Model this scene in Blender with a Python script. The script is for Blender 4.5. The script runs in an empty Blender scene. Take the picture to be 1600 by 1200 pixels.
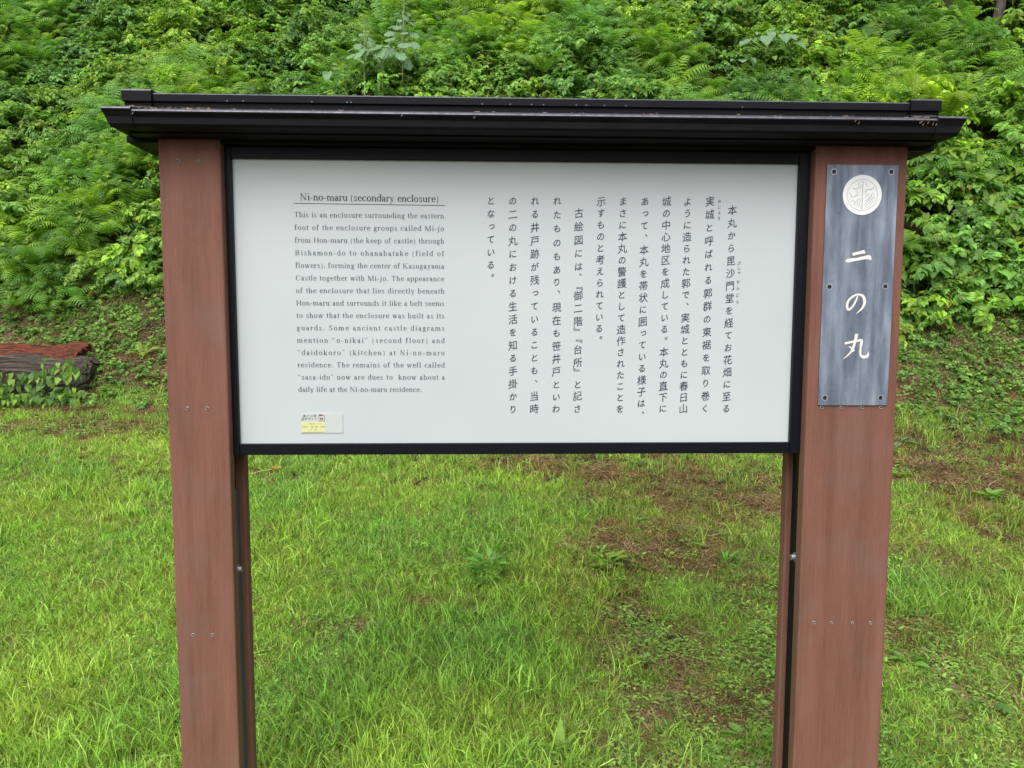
import bpy, bmesh, math, random
import numpy as np
from mathutils import Vector, Matrix

random.seed(7)
rng = np.random.default_rng(11)
sc = bpy.context.scene
COL = sc.collection

# ------------------------------------------------------------------ camera, sky, sun, exposure
CAMX, CAMD, PITCH, YAW, ROLL = -0.10218, 2.35124, 0.08749, 0.03433, 0.00256
cam_d = bpy.data.cameras.new('camera')
cam_d.sensor_width = 36.0
cam_d.lens = 36.0 * 1155 / 1600
cam_d.clip_start = 0.05
cam_d.clip_end = 400
cam = bpy.data.objects.new('camera', cam_d)
COL.objects.link(cam)
fwd = Vector((math.sin(YAW) * math.cos(PITCH), math.cos(YAW) * math.cos(PITCH), -math.sin(PITCH)))
rgt = Vector((math.cos(YAW), -math.sin(YAW), 0))
upv = rgt.cross(fwd)
r2 = rgt * math.cos(ROLL) + upv * math.sin(ROLL)
u2 = -rgt * math.sin(ROLL) + upv * math.cos(ROLL)
M = Matrix((( r2.x, u2.x, -fwd.x, CAMX), (r2.y, u2.y, -fwd.y, -CAMD), (r2.z, u2.z, -fwd.z, 1.5), (0, 0, 0, 1)))
cam.matrix_world = M
sc.camera = cam

SUN_EL, SUN_AZ = math.radians(52), math.radians(198)      # azimuth clockwise from +Y (north)
world = bpy.data.worlds.new('World')
sc.world = world
world.use_nodes = True
wn = world.node_tree
wn.nodes.clear()
sky = wn.nodes.new('ShaderNodeTexSky')
sky.sky_type = 'NISHITA'
sky.sun_disc = False
sky.sun_elevation = SUN_EL
sky.sun_rotation = SUN_AZ
sky.air_density = 1.0
sky.dust_density = 4.0
sky.ozone_density = 1.0
hs = wn.nodes.new('ShaderNodeHueSaturation')               # cloud cover: the sky is nearly grey
hs.inputs['Saturation'].default_value = 0.36
bg = wn.nodes.new('ShaderNodeBackground')
bg.inputs['Strength'].default_value = 0.15
wo = wn.nodes.new('ShaderNodeOutputWorld')
wn.links.new(sky.outputs[0], hs.inputs['Color'])
wn.links.new(hs.outputs[0], bg.inputs[0])
wn.links.new(bg.outputs[0], wo.inputs[0])

sun_d = bpy.data.lights.new('sun', 'SUN')
sun_d.energy = 2.1
sun_d.angle = math.radians(75)
sun_d.color = (1.0, 0.96, 0.90)
sun = bpy.data.objects.new('sun', sun_d)
COL.objects.link(sun)
sdir = Vector((math.sin(SUN_AZ) * math.cos(SUN_EL), math.cos(SUN_AZ) * math.cos(SUN_EL), math.sin(SUN_EL)))
sun.rotation_euler = sdir.to_track_quat('Z', 'Y').to_euler()
sun.location = (-3, -6, 9)

sc.view_settings.view_transform = 'Standard'
sc.view_settings.look = 'None'
sc.view_settings.gamma = 1
sc.view_settings.exposure = 0.38
sc.view_settings.use_curve_mapping = False
sc.cycles.max_bounces = 6
sc.cycles.diffuse_bounces = 3
sc.cycles.glossy_bounces = 2
sc.cycles.transmission_bounces = 4
sc.cycles.transparent_max_bounces = 4
sc.cycles.use_denoising = True


# ------------------------------------------------------------------ object helpers
def link(name, mesh, parent=None, loc=None):
    o = bpy.data.objects.new(name, mesh)
    COL.objects.link(o)
    if parent is not None:
        o.parent = parent
    if loc is not None:
        o.location = loc
    return o


def tag(o, label=None, cat=None, group=None, kind=None):
    if label: o['label'] = label
    if cat: o['category'] = cat
    if group: o['group'] = group
    if kind: o['kind'] = kind
    return o


def empty(name, loc=(0, 0, 0)):
    o = bpy.data.objects.new(name, None)
    o.empty_display_size = 0.1
    COL.objects.link(o)
    o.location = loc
    return o


def mesh_of(name, verts, faces, mats=None, smooth=False, lv=None, fm=None):
    m = bpy.data.meshes.new(name)
    m.from_pydata([tuple(map(float, v)) for v in verts], [], [tuple(map(int, f)) for f in faces])
    if mats:
        for k in (mats if isinstance(mats, (list, tuple)) else [mats]):
            m.materials.append(k)
    if lv is not None:
        a = m.attributes.new('lv', 'FLOAT', 'POINT')
        a.data.foreach_set('value', np.asarray(lv, dtype=np.float32))
    if fm is not None:
        m.polygons.foreach_set('material_index', fm)
    if smooth:
        m.polygons.foreach_set('use_smooth', [True] * len(m.polygons))
    m.update()
    return m


class MB:
    """collects verts, faces and a per-vertex value"""
    def __init__(s): s.v, s.f, s.a, s.m = [], [], [], []

    def add(s, v, f, a=0.5, mi=0):
        n = len(s.v)
        s.v += [tuple(p) for p in v]
        s.f += [tuple(i + n for i in q) for q in f]
        s.a += [a] * len(v)
        s.m += [mi] * len(f)

    def box(s, x0, x1, y0, y1, z0, z1, mi=0):
        v = [(x0, y0, z0), (x1, y0, z0), (x1, y1, z0), (x0, y1, z0), (x0, y0, z1), (x1, y0, z1), (x1, y1, z1), (x0, y1, z1)]
        s.add(v, [(0, 3, 2, 1), (4, 5, 6, 7), (0, 1, 5, 4), (1, 2, 6, 5), (2, 3, 7, 6), (3, 0, 4, 7)], mi=mi)

    def cyl(s, c, r0, r1, h, axis='y', n=14, mi=0):
        v = []
        for k in range(2):
            for i in range(n):
                t = 2 * math.pi * i / n
                r = r0 if k == 0 else r1
                a, b = r * math.cos(t), r * math.sin(t)
                d = h * k
                p = {'y': (a, d, b), 'z': (a, b, d), 'x': (d, a, b)}[axis]
                v.append((c[0] + p[0], c[1] + p[1], c[2] + p[2]))
        f = [(i, (i + 1) % n, n + (i + 1) % n, n + i) for i in range(n)] + [tuple(range(n))[::-1], tuple(range(n, 2 * n))]
        s.add(v, f, mi=mi)

    def tube(s, pts, rad, n=5, a=0.5, mi=0):
        pts = [Vector(p) for p in pts]
        rs = rad if isinstance(rad, (list, tuple)) else [rad] * len(pts)
        v, f = [], []
        for i, p in enumerate(pts):
            d = (pts[min(i + 1, len(pts) - 1)] - pts[max(i - 1, 0)]).normalized()
            u = d.cross(Vector((0.13, 0.31, 0.94)))
            if u.length < 1e-4: u = d.cross(Vector((1, 0, 0)))
            u.normalize(); w = d.cross(u)
            for k in range(n):
                t = 2 * math.pi * k / n
                v.append(p + (u * math.cos(t) + w * math.sin(t)) * rs[i])
        for i in range(len(pts) - 1):
            for k in range(n):
                f.append((i * n + k, i * n + (k + 1) % n, (i + 1) * n + (k + 1) % n, (i + 1) * n + k))
        f.append(tuple(range(n))[::-1]); f.append(tuple((len(pts) - 1) * n + k for k in range(n)))
        s.add(v, f, a, mi)

    def mesh(s, name, mats, smooth=False):
        return mesh_of(name, s.v, s.f, mats, smooth, s.a, s.m)

    def build(s, name, mats, parent=None, loc=None, smooth=False, bevel=0.0):
        o = link(name, s.mesh(name, mats, smooth), parent, loc)
        if bevel:
            b = o.modifiers.new('bevel', 'BEVEL'); b.width = bevel; b.segments = 2; b.limit_method = 'ANGLE'
        return o


# ------------------------------------------------------------------ materials
def new_mat(name):
    m = bpy.data.materials.new(name)
    m.use_nodes = True
    nt = m.node_tree
    b = nt.nodes['Principled BSDF']
    return m, nt, b


def N(nt, t, **kw):
    n = nt.nodes.new(t)
    for k, v in kw.items():
        if k.startswith('i_'):
            n.inputs[k[2:].replace('_', ' ')].default_value = v
        else:
            setattr(n, k, v)
    return n


def ramp(nt, fac, stops):
    r = nt.nodes.new('ShaderNodeValToRGB')
    e = r.color_ramp.elements
    while len(e) < len(stops): e.new(0.5)
    for q, (p, c) in zip(e, stops):
        q.position = p
        q.color = (*c, 1) if len(c) == 3 else c
    nt.links.new(fac, r.inputs[0])
    return r.outputs[0]


def noise(nt, vec, scale, detail=3, rough=0.5, dim=None):
    n = nt.nodes.new('ShaderNodeTexNoise')
    n.inputs['Scale'].default_value = scale
    n.inputs['Detail'].default_value = detail
    n.inputs['Roughness'].default_value = rough
    nt.links.new(vec, n.inputs['Vector'])
    return n.outputs[0]


def mapping(nt, scale=(1, 1, 1), src='Object'):
    t = nt.nodes.new('ShaderNodeTexCoord')
    m = nt.nodes.new('ShaderNodeMapping')
    m.inputs['Scale'].default_value = scale
    nt.links.new(t.outputs[src], m.inputs[0])
    return m.outputs[0]


def mixc(nt, fac, a, b, mode='MIX'):
    n = nt.nodes.new('ShaderNodeMix')
    n.data_type = 'RGBA'; n.blend_type = mode
    for sck, v in ((n.inputs[0], fac), (n.inputs[6], a), (n.inputs[7], b)):
        if isinstance(v, (int, float)): sck.default_value = v
        elif isinstance(v, tuple): sck.default_value = (*v, 1)
        else: nt.links.new(v, sck)
    return n.outputs[2]


def bump(nt, b, h, strength=0.3, dist=0.002):
    n = nt.nodes.new('ShaderNodeBump')
    n.inputs['Strength'].default_value = strength
    n.inputs['Distance'].default_value = dist
    nt.links.new(h, n.inputs['Height'])
    nt.links.new(n.outputs[0], b.inputs['Normal'])


def plain(name, col, rough=0.5, metal=0.0, spec=0.5):
    m, nt, b = new_mat(name)
    b.inputs['Base Color'].default_value = (*col, 1)
    b.inputs['Roughness'].default_value = rough
    b.inputs['Metallic'].default_value = metal
    b.inputs['Specular IOR Level'].default_value = spec
    return m


def leaf_mat(name, base=None, dead=(0.30, 0.20, 0.06), dead_at=0.982, trans=0.45, rough=0.5, var=0.55, spec=0.35, use_vein=False):
    """leaf surface: reflects and lets light through; colour comes from the instance tint or from base"""
    m, nt, b = new_mat(name)
    if base is None:
        a = N(nt, 'ShaderNodeAttribute', attribute_type='INSTANCER', attribute_name='tint')
        colr = a.outputs['Color']
    else:
        colr = base
    l = N(nt, 'ShaderNodeAttribute', attribute_type='GEOMETRY', attribute_name='lv')
    mr = N(nt, 'ShaderNodeMapRange')
    mr.inputs['To Min'].default_value = 1 - var
    mr.inputs['To Max'].default_value = 1 + var * 0.75
    nt.links.new(l.outputs['Fac'], mr.inputs[0])
    mul = nt.nodes.new('ShaderNodeVectorMath'); mul.operation = 'SCALE'
    if isinstance(colr, tuple): mul.inputs[0].default_value = colr
    else: nt.links.new(colr, mul.inputs[0])
    nt.links.new(mr.outputs[0], mul.inputs['Scale'])
    c = mul.outputs[0]
    if dead_at < 1:
        gt = N(nt, 'ShaderNodeMath', operation='GREATER_THAN'); gt.inputs[1].default_value = dead_at
        nt.links.new(l.outputs['Fac'], gt.inputs[0])
        c = mixc(nt, gt.outputs[0], c, dead)
    geo = nt.nodes.new('ShaderNodeNewGeometry')
    nz = noise(nt, geo.outputs['Position'], 35, 2)
    c = mixc(nt, 0.35, c, mixc(nt, nz, (0.45, 0.45, 0.45), (1.5, 1.5, 1.3)), 'MULTIPLY')
    nt.links.new(c, b.inputs['Base Color'])
    b.inputs['Roughness'].default_value = rough
    b.inputs['Specular IOR Level'].default_value = spec
    tr = nt.nodes.new('ShaderNodeBsdfTranslucent')
    tc = mixc(nt, 1.0, c, (1.25, 1.35, 0.45), 'MULTIPLY')
    nt.links.new(tc, tr.inputs['Color'])
    mx = nt.nodes.new('ShaderNodeMixShader'); mx.inputs[0].default_value = trans
    nt.links.new(b.outputs[0], mx.inputs[1]); nt.links.new(tr.outputs[0], mx.inputs[2])
    nt.links.new(mx.outputs[0], nt.nodes['Material Output'].inputs[0])
    return m


M_LEAF = leaf_mat('thicket_leaf')
M_GRASS = leaf_mat('grass_blade', dead_at=0.93, dead=(0.42, 0.33, 0.15), trans=0.4, rough=0.42, var=0.78)
M_STRAW = leaf_mat('straw_and_dead_leaf', dead_at=2, trans=0.15, rough=0.7, var=0.5)
M_STEM = plain('green_stem', (0.10, 0.15, 0.05), 0.6)


def wood_mat():
    m, nt, b = new_mat('red_brown_composite_board')
    v1 = mapping(nt, (60, 60, 1.2)); v2 = mapping(nt, (7, 7, 0.9)); v3 = mapping(nt, (520, 520, 18)); v4 = mapping(nt, (1, 1, 1))
    a = noise(nt, v1, 3, 4, 0.6); c = noise(nt, v2, 2.2, 5, 0.6); g = noise(nt, v3, 1, 2, 0.5); sp = noise(nt, v4, 260, 3, 0.7)
    wear = noise(nt, v4, 5.0, 5, 0.6)
    base = ramp(nt, c, [(0.25, (0.180, 0.078, 0.054)), (0.5, (0.236, 0.104, 0.073)), (0.78, (0.262, 0.126, 0.094))])
    base = mixc(nt, 0.30, base, ramp(nt, a, [(0.3, (0.75, 0.73, 0.72)), (0.7, (1.2, 1.22, 1.25))]), 'MULTIPLY')
    base = mixc(nt, 0.35, base, ramp(nt, g, [(0.3, (0.72, 0.72, 0.72)), (0.7, (1.22, 1.22, 1.22))]), 'MULTIPLY')
    base = mixc(nt, 0.60, base, ramp(nt, sp, [(0.35, (0.75, 0.75, 0.75)), (0.7, (1.25, 1.25, 1.25))]), 'MULTIPLY')
    base = mixc(nt, ramp(nt, wear, [(0.5, (0, 0, 0)), (0.75, (0.4, 0.4, 0.4))]), base, (0.20, 0.15, 0.13))
    st_ = noise(nt, mapping(nt, (11, 11, 0.7)), 1.7, 6, 0.65)
    base = mixc(nt, 0.8, base, ramp(nt, st_, [(0.36, (0.65, 0.64, 0.64)), (0.5, (0.78, 0.78, 0.79)), (0.66, (0.85, 0.86, 0.88))]), 'MULTIPLY')
    nt.links.new(base, b.inputs['Base Color'])
    b.inputs['Roughness'].default_value = 0.72
    b.inputs['Specular IOR Level'].default_value = 0.3
    ad = N(nt, 'ShaderNodeMath', operation='ADD'); nt.links.new(g, ad.inputs[0]); nt.links.new(sp, ad.inputs[1])
    bump(nt, b, ad.outputs[0], 0.35, 0.0008)
    return m


def black_mat():
    m, nt, b = new_mat('weathered_black_sheet_metal')
    v = mapping(nt, (3, 3, 14)); g = noise(nt, v, 4, 6, 0.65); v4 = mapping(nt); sp = noise(nt, v4, 90, 4, 0.75)
    c = ramp(nt, g, [(0.3, (0.004, 0.004, 0.005)), (0.7, (0.010, 0.010, 0.013))])
    c = mixc(nt, ramp(nt, sp, [(0.68, (0, 0, 0)), (0.8, (0.6, 0.6, 0.6))]), c, (0.07, 0.065, 0.06))
    nt.links.new(c, b.inputs['Base Color'])
    r = ramp(nt, g, [(0.3, (0.55,) * 3), (0.7, (0.75,) * 3)])
    nt.links.new(r, b.inputs['Roughness'])
    b.inputs['Specular IOR Level'].default_value = 0.13
    bump(nt, b, g, 0.15, 0.002)
    return m


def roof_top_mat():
    m, nt, b = new_mat('roof_top_with_sky_sheen')
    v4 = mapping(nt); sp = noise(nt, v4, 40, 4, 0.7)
    nt.links.new(ramp(nt, sp, [(0.35, (0.10, 0.10, 0.125)), (0.7, (0.24, 0.24, 0.28))]), b.inputs['Base Color'])  # black sheet lightened here: the sky's gleam is put into the base colour
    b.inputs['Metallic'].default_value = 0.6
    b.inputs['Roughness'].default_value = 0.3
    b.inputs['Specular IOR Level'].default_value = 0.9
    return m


def panel_mat():
    m, nt, b = new_mat('white_enamel_panel')
    v = mapping(nt); g = noise(nt, v, 2.2, 4, 0.5); sp = noise(nt, v, 60, 3, 0.6)
    c = ramp(nt, g, [(0.3, (0.490, 0.548, 0.565)), (0.7, (0.518, 0.570, 0.585))])
    c = mixc(nt, ramp(nt, sp, [(0.74, (0, 0, 0)), (0.80, (0.35, 0.35, 0.35))]), c, (0.45, 0.46, 0.42))
    nt.links.new(c, b.inputs['Base Color'])
    b.inputs['Roughness'].default_value = 0.28
    b.inputs['Specular IOR Level'].default_value = 0.4
    return m


def plate_mat():
    m, nt, b = new_mat('weathered_brushed_metal_plate')
    v1 = mapping(nt, (28, 28, 1.6)); v2 = mapping(nt, (1, 1, 1)); v3 = mapping(nt, (9, 9, 2.5))
    a = noise(nt, v1, 1.6, 5, 0.6); w = noise(nt, v3, 1.4, 4, 0.6); sp = noise(nt, v2, 55, 5, 0.75); f = noise(nt, v2, 700, 2, 0.5)
    c = ramp(nt, w, [(0.36, (0.13, 0.155, 0.21)), (0.52, (0.22, 0.26, 0.34)), (0.70, (0.34, 0.39, 0.49))])
    c = mixc(nt, 0.75, c, ramp(nt, a, [(0.35, (0.62, 0.62, 0.63)), (0.68, (1.3, 1.3, 1.28))]), 'MULTIPLY')
    c = mixc(nt, ramp(nt, sp, [(0.60, (0, 0, 0)), (0.74, (0.7, 0.7, 0.7))]), c, (0.055, 0.065, 0.085))
    c = mixc(nt, 0.3, c, ramp(nt, f, [(0.3, (0.7, 0.7, 0.7)), (0.7, (1.3, 1.3, 1.3))]), 'MULTIPLY')
    nt.links.new(c, b.inputs['Base Color'])
    b.inputs['Metallic'].default_value = 0.35
    b.inputs['Roughness'].default_value = 0.5
    return m


def soil_mat():
    m, nt, b = new_mat('soil_with_moss_and_litter')
    geo = nt.nodes.new('ShaderNodeNewGeometry'); P = geo.outputs['Position']
    g1 = noise(nt, P, 1.1, 5, 0.6); g2 = noise(nt, P, 60, 8, 0.8); g3 = noise(nt, P, 6, 5, 0.65); g4 = noise(nt, P, 160, 3, 0.7)
    soil = ramp(nt, g2, [(0.3, (0.030, 0.021, 0.012)), (0.5, (0.078, 0.053, 0.030)), (0.68, (0.16, 0.120, 0.070)), (0.8, (0.26, 0.21, 0.13))])
    moss = ramp(nt, g4, [(0.3, (0.030, 0.045, 0.010)), (0.7, (0.10, 0.14, 0.028))])
    c = mixc(nt, ramp(nt, g3, [(0.46, (0, 0, 0)), (0.66, (0.6, 0.6, 0.6))]), soil, moss)
    ochre = ramp(nt, g4, [(0.3, (0.07, 0.04, 0.010)), (0.7, (0.20, 0.115, 0.025))])
    c = mixc(nt, ramp(nt, g1, [(0.56, (0, 0, 0)), (0.66, (0.75, 0.75, 0.75))]), c, ochre)
    nt.links.new(c, b.inputs['Base Color'])
    b.inputs['Roughness'].default_value = 0.9
    b.inputs['Specular IOR Level'].default_value = 0.2
    ad = N(nt, 'ShaderNodeMath', operation='ADD'); nt.links.new(g2, ad.inputs[0]); nt.links.new(g4, ad.inputs[1])
    bump(nt, b, ad.outputs[0], 0.9, 0.02)
    return m


M_TOP = roof_top_mat(); M_WOOD = wood_mat(); M_BLACK = black_mat(); M_PANEL = panel_mat(); M_PLATE = plate_mat(); M_SOIL = soil_mat()
M_FRAME = plain('black_painted_frame', (0.0035, 0.0045, 0.008), 0.45, spec=0.18)
M_STEEL = plain('blue_grey_painted_steel', (0.055, 0.075, 0.11), 0.4, 0.2)
M_ZINC = plain('zinc_bolt', (0.35, 0.37, 0.42), 0.4, 0.8)
M_DARK = plain('dark_recess', (0.006, 0.006, 0.007), 0.6)
M_SCREWR = plain('grey_screw_rim', (0.30, 0.26, 0.25), 0.5, 0.3)
M_INK = plain('blue_black_print', (0.028, 0.042, 0.072), 0.5)
M_INK2 = plain('black_print', (0.014, 0.018, 0.026), 0.45)
M_WHITE = plain('white_enamel_lettering', (0.80, 0.82, 0.82), 0.45)
M_OFF = plain('warm_white_lettering', (0.74, 0.73, 0.70), 0.5)
M_GREYL = plain('grey_engraved_line', (0.42, 0.45, 0.50), 0.5)
M_GREYO = plain('brown_grey_outline', (0.20, 0.19, 0.19), 0.5)


# ------------------------------------------------------------------ terrain
def wav(x, y, s, seed):
    r = np.random.default_rng(seed)
    t = 0
    for k in range(7):
        a = r.uniform(0, 2 * np.pi); f = s * r.uniform(0.6, 1.6); p = r.uniform(0, 6.28)
        t = t + np.sin((x * np.cos(a) + y * np.sin(a)) * f + p)
    return t / 7 * 1.9


def toe(x):
    return 5.45 - 0.13 * (np.clip(x, -9, 9) + 4) + 0.12 * wav(x, x * 0, 1.3, 3)


def height(x, y):
    x = np.asarray(x, float); y = np.asarray(y, float)
    t = toe(x)
    s = np.clip(y / 5.5, 0, 1.2)
    lawn = -0.30 + 0.80 * s * s * (3 - 2 * np.clip(s, 0, 1)) * np.where(s > 1, 0.98, 1)
    lawn = lawn + 0.018 * wav(x, y, 2.2, 5) * np.clip((y - 0.3), 0, 1) - 0.015 * np.clip(-y, 0, 4)
    d = y - t
    k = 0.35
    rise = 1.02 * (np.sqrt(d * d + k * k) + d) / 2
    top = 15.0
    rise = np.where(rise > top, top + (rise - top) * 0.15, rise)
    bumpy = (0.16 * wav(x, y, 1.6, 8) + 0.3 * wav(x, y, 0.5, 9)) * np.clip(d / 2.0, 0, 1)
    return lawn + rise + bumpy


def mound(x, y):
    """height of the thicket over the soil"""
    d = y - toe(x)
    m = 0.55 + 0.42 * wav(x, y, 2.3, 21) + 0.30 * wav(x, y, 5.0, 22)
    edge = np.clip((d - edge_d(x)) / 0.5, 0, 1)
    return np.clip(m, 0.08, 1.6) * (0.35 + 0.65 * edge)


def edge_d(x):
    return 0.88 + 0.16 * wav(x, x * 0, 1.7, 31)


def terrain(name, xs, ys, label_mat):
    X, Y = np.meshgrid(xs, ys)
    Z = height(X, Y)
    v = np.stack([X.ravel(), Y.ravel(), Z.ravel()], 1)
    nx, ny = len(xs), len(ys)
    i = np.arange(nx * ny).reshape(ny, nx)
    f = np.stack([i[:-1, :-1].ravel(), i[:-1, 1:].ravel(), i[1:, 1:].ravel(), i[1:, :-1].ravel()], 1)
    me = mesh_of(name, v, f, label_mat, True)
    return link(name, me)


ys = np.concatenate([np.array([-60., -30, -15, -8, -5, -3.5]), np.arange(-2.6, 11, 0.11), np.arange(11.2, 24, 0.4), [28, 40, 70, 120]])
xs = np.concatenate([[-90, -50, -30, -22], np.arange(-17, 17.05, 0.16), [22, 30, 50, 90]])
gr = terrain('ground', xs, ys, M_SOIL)
tag(gr, kind='structure')

# ------------------------------------------------------------------ leaf geometry for the thicket
def leaf_geo(L, W, fold=0.25, droop=0.25, kind='ovate'):
    """leaf along +Y from the origin, face up (+Z)"""
    if kind == 'ovate':
        st = [(0.0, 0.0), (0.18, 0.38), (0.42, 0.5), (0.72, 0.30), (1.0, 0.0)]
    elif kind == 'heart':
        st = [(0.0, 0.10), (-0.06, 0.34), (0.28, 0.52), (0.62, 0.36), (1.0, 0.0)]
    elif kind == 'lobed':
        st = [(0.0, 0.12), (0.02, 0.45), (0.20, 0.36), (0.34, 0.58), (0.50, 0.34), (0.66, 0.42), (0.78, 0.2), (1.0, 0.0)]
    else:
        st = [(0.0, 0.0), (0.3, 0.5), (0.65, 0.4), (1.0, 0.0)]
    v, f = [], []
    n = len(st)
    for (t, w) in st:
        tm = max(t, 0)
        z = -droop * L * tm * tm
        v.append((0, tm * L, z))
        v.append((-w * W, t * L, z + fold * w * W))
        v.append((w * W, t * L, z + fold * w * W))
    for i in range(n - 1):
        a, b = 3 * i, 3 * (i + 1)
        f.append((a, b, b + 1, a + 1) if i < n - 2 else (a, b, a + 1))
        f.append((a, a + 2, b + 2, b) if i < n - 2 else (a, a + 2, b))
    return np.array(v), f


def rotm(yaw, pitch, roll=0):
    cy, sy, cp, sp, cr, sr = math.cos(yaw), math.sin(yaw), math.cos(pitch), math.sin(pitch), math.cos(roll), math.sin(roll)
    Rz = np.array([[cy, -sy, 0], [sy, cy, 0], [0, 0, 1]])
    Rx = np.array([[1, 0, 0], [0, cp, -sp], [0, sp, cp]])
    Ry = np.array([[cr, 0, sr], [0, 1, 0], [-sr, 0, cr]])
    return Rz @ Rx @ Ry


def put(mb, geo, pos, yaw, pitch, roll, scale, a):
    v, f = geo
    w = (v * scale) @ rotm(yaw, pitch, roll).T + np.array(pos)
    mb.add(w, f, a)


def sprig(R, rad=0.33, h=0.40, L=0.085, W=0.055, ns=7, nl=10, kind='ovate', drop=0.25):
    mb = MB(); geo = leaf_geo(1, W / L, 0.22, drop, kind)
    for s in range(ns):
        az = R.uniform(0, 2 * math.pi); out = rad * R.uniform(0.35, 1); top = h * R.uniform(0.6, 1.05)
        pts = []
        for k in range(nl + 1):
            t = k / nl
            r = out * t ** 1.3; z = top * math.sin(min(t * 1.25, 1.0) * math.pi / 2) - 0.12 * max(0, t - 0.7) * top / 0.3
            pts.append((r * math.cos(az), r * math.sin(az), z))
        mb.tube(pts[::2] + [pts[-1]], 0.0022, 3, 0.25)
        for k in range(2, nl + 1):
            for side in (-1, 1):
                yaw = az - math.pi / 2 + side * R.uniform(0.6, 1.35)
                if k == nl: yaw = az - math.pi / 2 + side * 0.25
                put(mb, geo, pts[k], yaw, R.uniform(-0.45, 0.12), R.uniform(-0.3, 0.3), L * R.uniform(0.6, 1.25), R.uniform(0, 1))
    return mb


def frond(mb, R, az, length, rise, a0, wid=0.22, npin=18, base=(0, 0, 0)):
    pts = []
    for k in range(npin + 3):
        t = k / (npin + 2)
        r = length * (t * 0.95); z = rise * math.sin(t * 2.3) / 0.9
        pts.append(np.array([r * math.cos(az), r * math.sin(az), z]) + np.array(base))
    mb.tube([tuple(p) for p in pts[::3]] + [tuple(pts[-1])], [0.003] * (len(pts[::3])) + [0.001], 3, 0.2)
    for k in range(2, npin + 2):
        t = k / (npin + 2)
        pl = wid * length * math.sin(min(1, (1 - t) * 1.25 + 0.05) * math.pi / 2) * (0.6 + 0.4 * min(1, t * 4))
        d = (pts[k + 1] - pts[k - 1]); d = d / np.linalg.norm(d)
        side = np.array([-math.sin(az), math.cos(az), 0])
        upn = np.cross(d, side) * -1
        if upn[2] < 0: upn = -upn
        for sg in (-1, 1):
            dirp = side * sg * 0.93 + d * 0.42
            dirp = dirp / np.linalg.norm(dirp)
            nseg = 5
            cross = d * 1.0
            vv = []; ff = []
            a = R.uniform(-0.12, 0.12)
            for j in range(nseg + 1):
                u = j / nseg
                c = pts[k] + dirp * pl * u - np.array([0, 0, 1]) * pl * (0.10 + 0.35 * u * u) * 0.8
                w = pl * 0.15 * (1 - u) ** 0.7 * (1.0 if j % 2 == 0 else 0.62) + 0.0012
                vv.append(c - cross * w); vv.append(c + cross * w)
            for j in range(nseg):
                ff.append((2 * j, 2 * j + 1, 2 * j + 3, 2 * j + 2))
            mb.add(vv, ff, min(max(a0 + a, 0), 0.95))


def fern_mb(R, n=7, length=0.5, wid=0.22, npin=16):
    mb = MB()
    for i in range(n):
        frond(mb, R, 2 * math.pi * i / n + R.uniform(-0.3, 0.3), length * R.uniform(0.75, 1.15), length * R.uniform(0.35, 0.7), R.uniform(0.3, 0.8), wid, npin)
    return mb


def blades(R, n, rad, h, w, bend, dead=0.06, curve=0.5, zspread=0.6):
    mb = MB()
    for i in range(n):
        r = rad * math.sqrt(R.random()); az = R.uniform(0, 6.283); x, y = r * math.cos(az), r * math.sin(az)
        hh = h * R.uniform(1 - zspread, 1.15); la = R.uniform(0, 6.283); b = bend * R.uniform(0.2, 1.3)
        fa = R.uniform(0, 6.283); ww = w * R.uniform(0.6, 1.2)
        px, py = math.cos(fa) * ww / 2, math.sin(fa) * ww / 2
        dx, dy = math.cos(la), math.sin(la)
        v = []
        for t, wf in ((0, 0.8), (0.38, 1.0), (0.72, 0.75), (1.0, 0.0)):
            off = b * hh * t ** 2
            zz = hh * t * (1 - 0.35 * min(1.2, b) * t * t)
            c = (x + dx * off, y + dy * off, zz)
            if wf > 0:
                v.append((c[0] - px * wf, c[1] - py * wf, c[2])); v.append((c[0] + px * wf, c[1] + py * wf, c[2]))
            else: v.append(c)
        a = R.uniform(0, 0.92) if R.random() > dead else 0.97
        mb.add(v, [(0, 1, 3, 2), (2, 3, 5, 4), (4, 5, 6)], a)
    return mb


def clover(R, n=26, rad=0.09, L=0.013, h=0.035, kind='round'):
    mb = MB(); geo = leaf_geo(1, 0.85, 0.15, 0.1, 'round')
    for i in range(n):
        r = rad * math.sqrt(R.random()); az = R.uniform(0, 6.283)
        p = (r * math.cos(az), r * math.sin(az), h * R.uniform(0.35, 1.1)); a0 = R.uniform(0.1, 0.9); yw = R.uniform(0, 6.28)
        for k in range(3):
            put(mb, geo, p, yw + k * 2.094, R.uniform(-0.2, 0.25), 0, L * R.uniform(0.8, 1.25), a0)
    return mb


def weed(R, n=14, rad=0.03, L=0.05, W=0.026, up=0.5, kind='ovate'):
    mb = MB(); geo = leaf_geo(1, W / L, 0.2, 0.35, kind)
    for i in range(n):
        az = R.uniform(0, 6.283); r = rad * R.random()
        put(mb, geo, (r * math.cos(az), r * math.sin(az), 0.008 + 0.03 * R.random()), az - math.pi / 2, R.uniform(0.05, 1.2) * up, R.uniform(-.3, .3), L * R.uniform(0.55, 1.25), R.uniform(0, 0.95))
    return mb


# ------------------------------------------------------------------ scatter by geometry nodes (uncountable stuff only)
PROTO = bpy.data.collections.new('prototypes')


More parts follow.
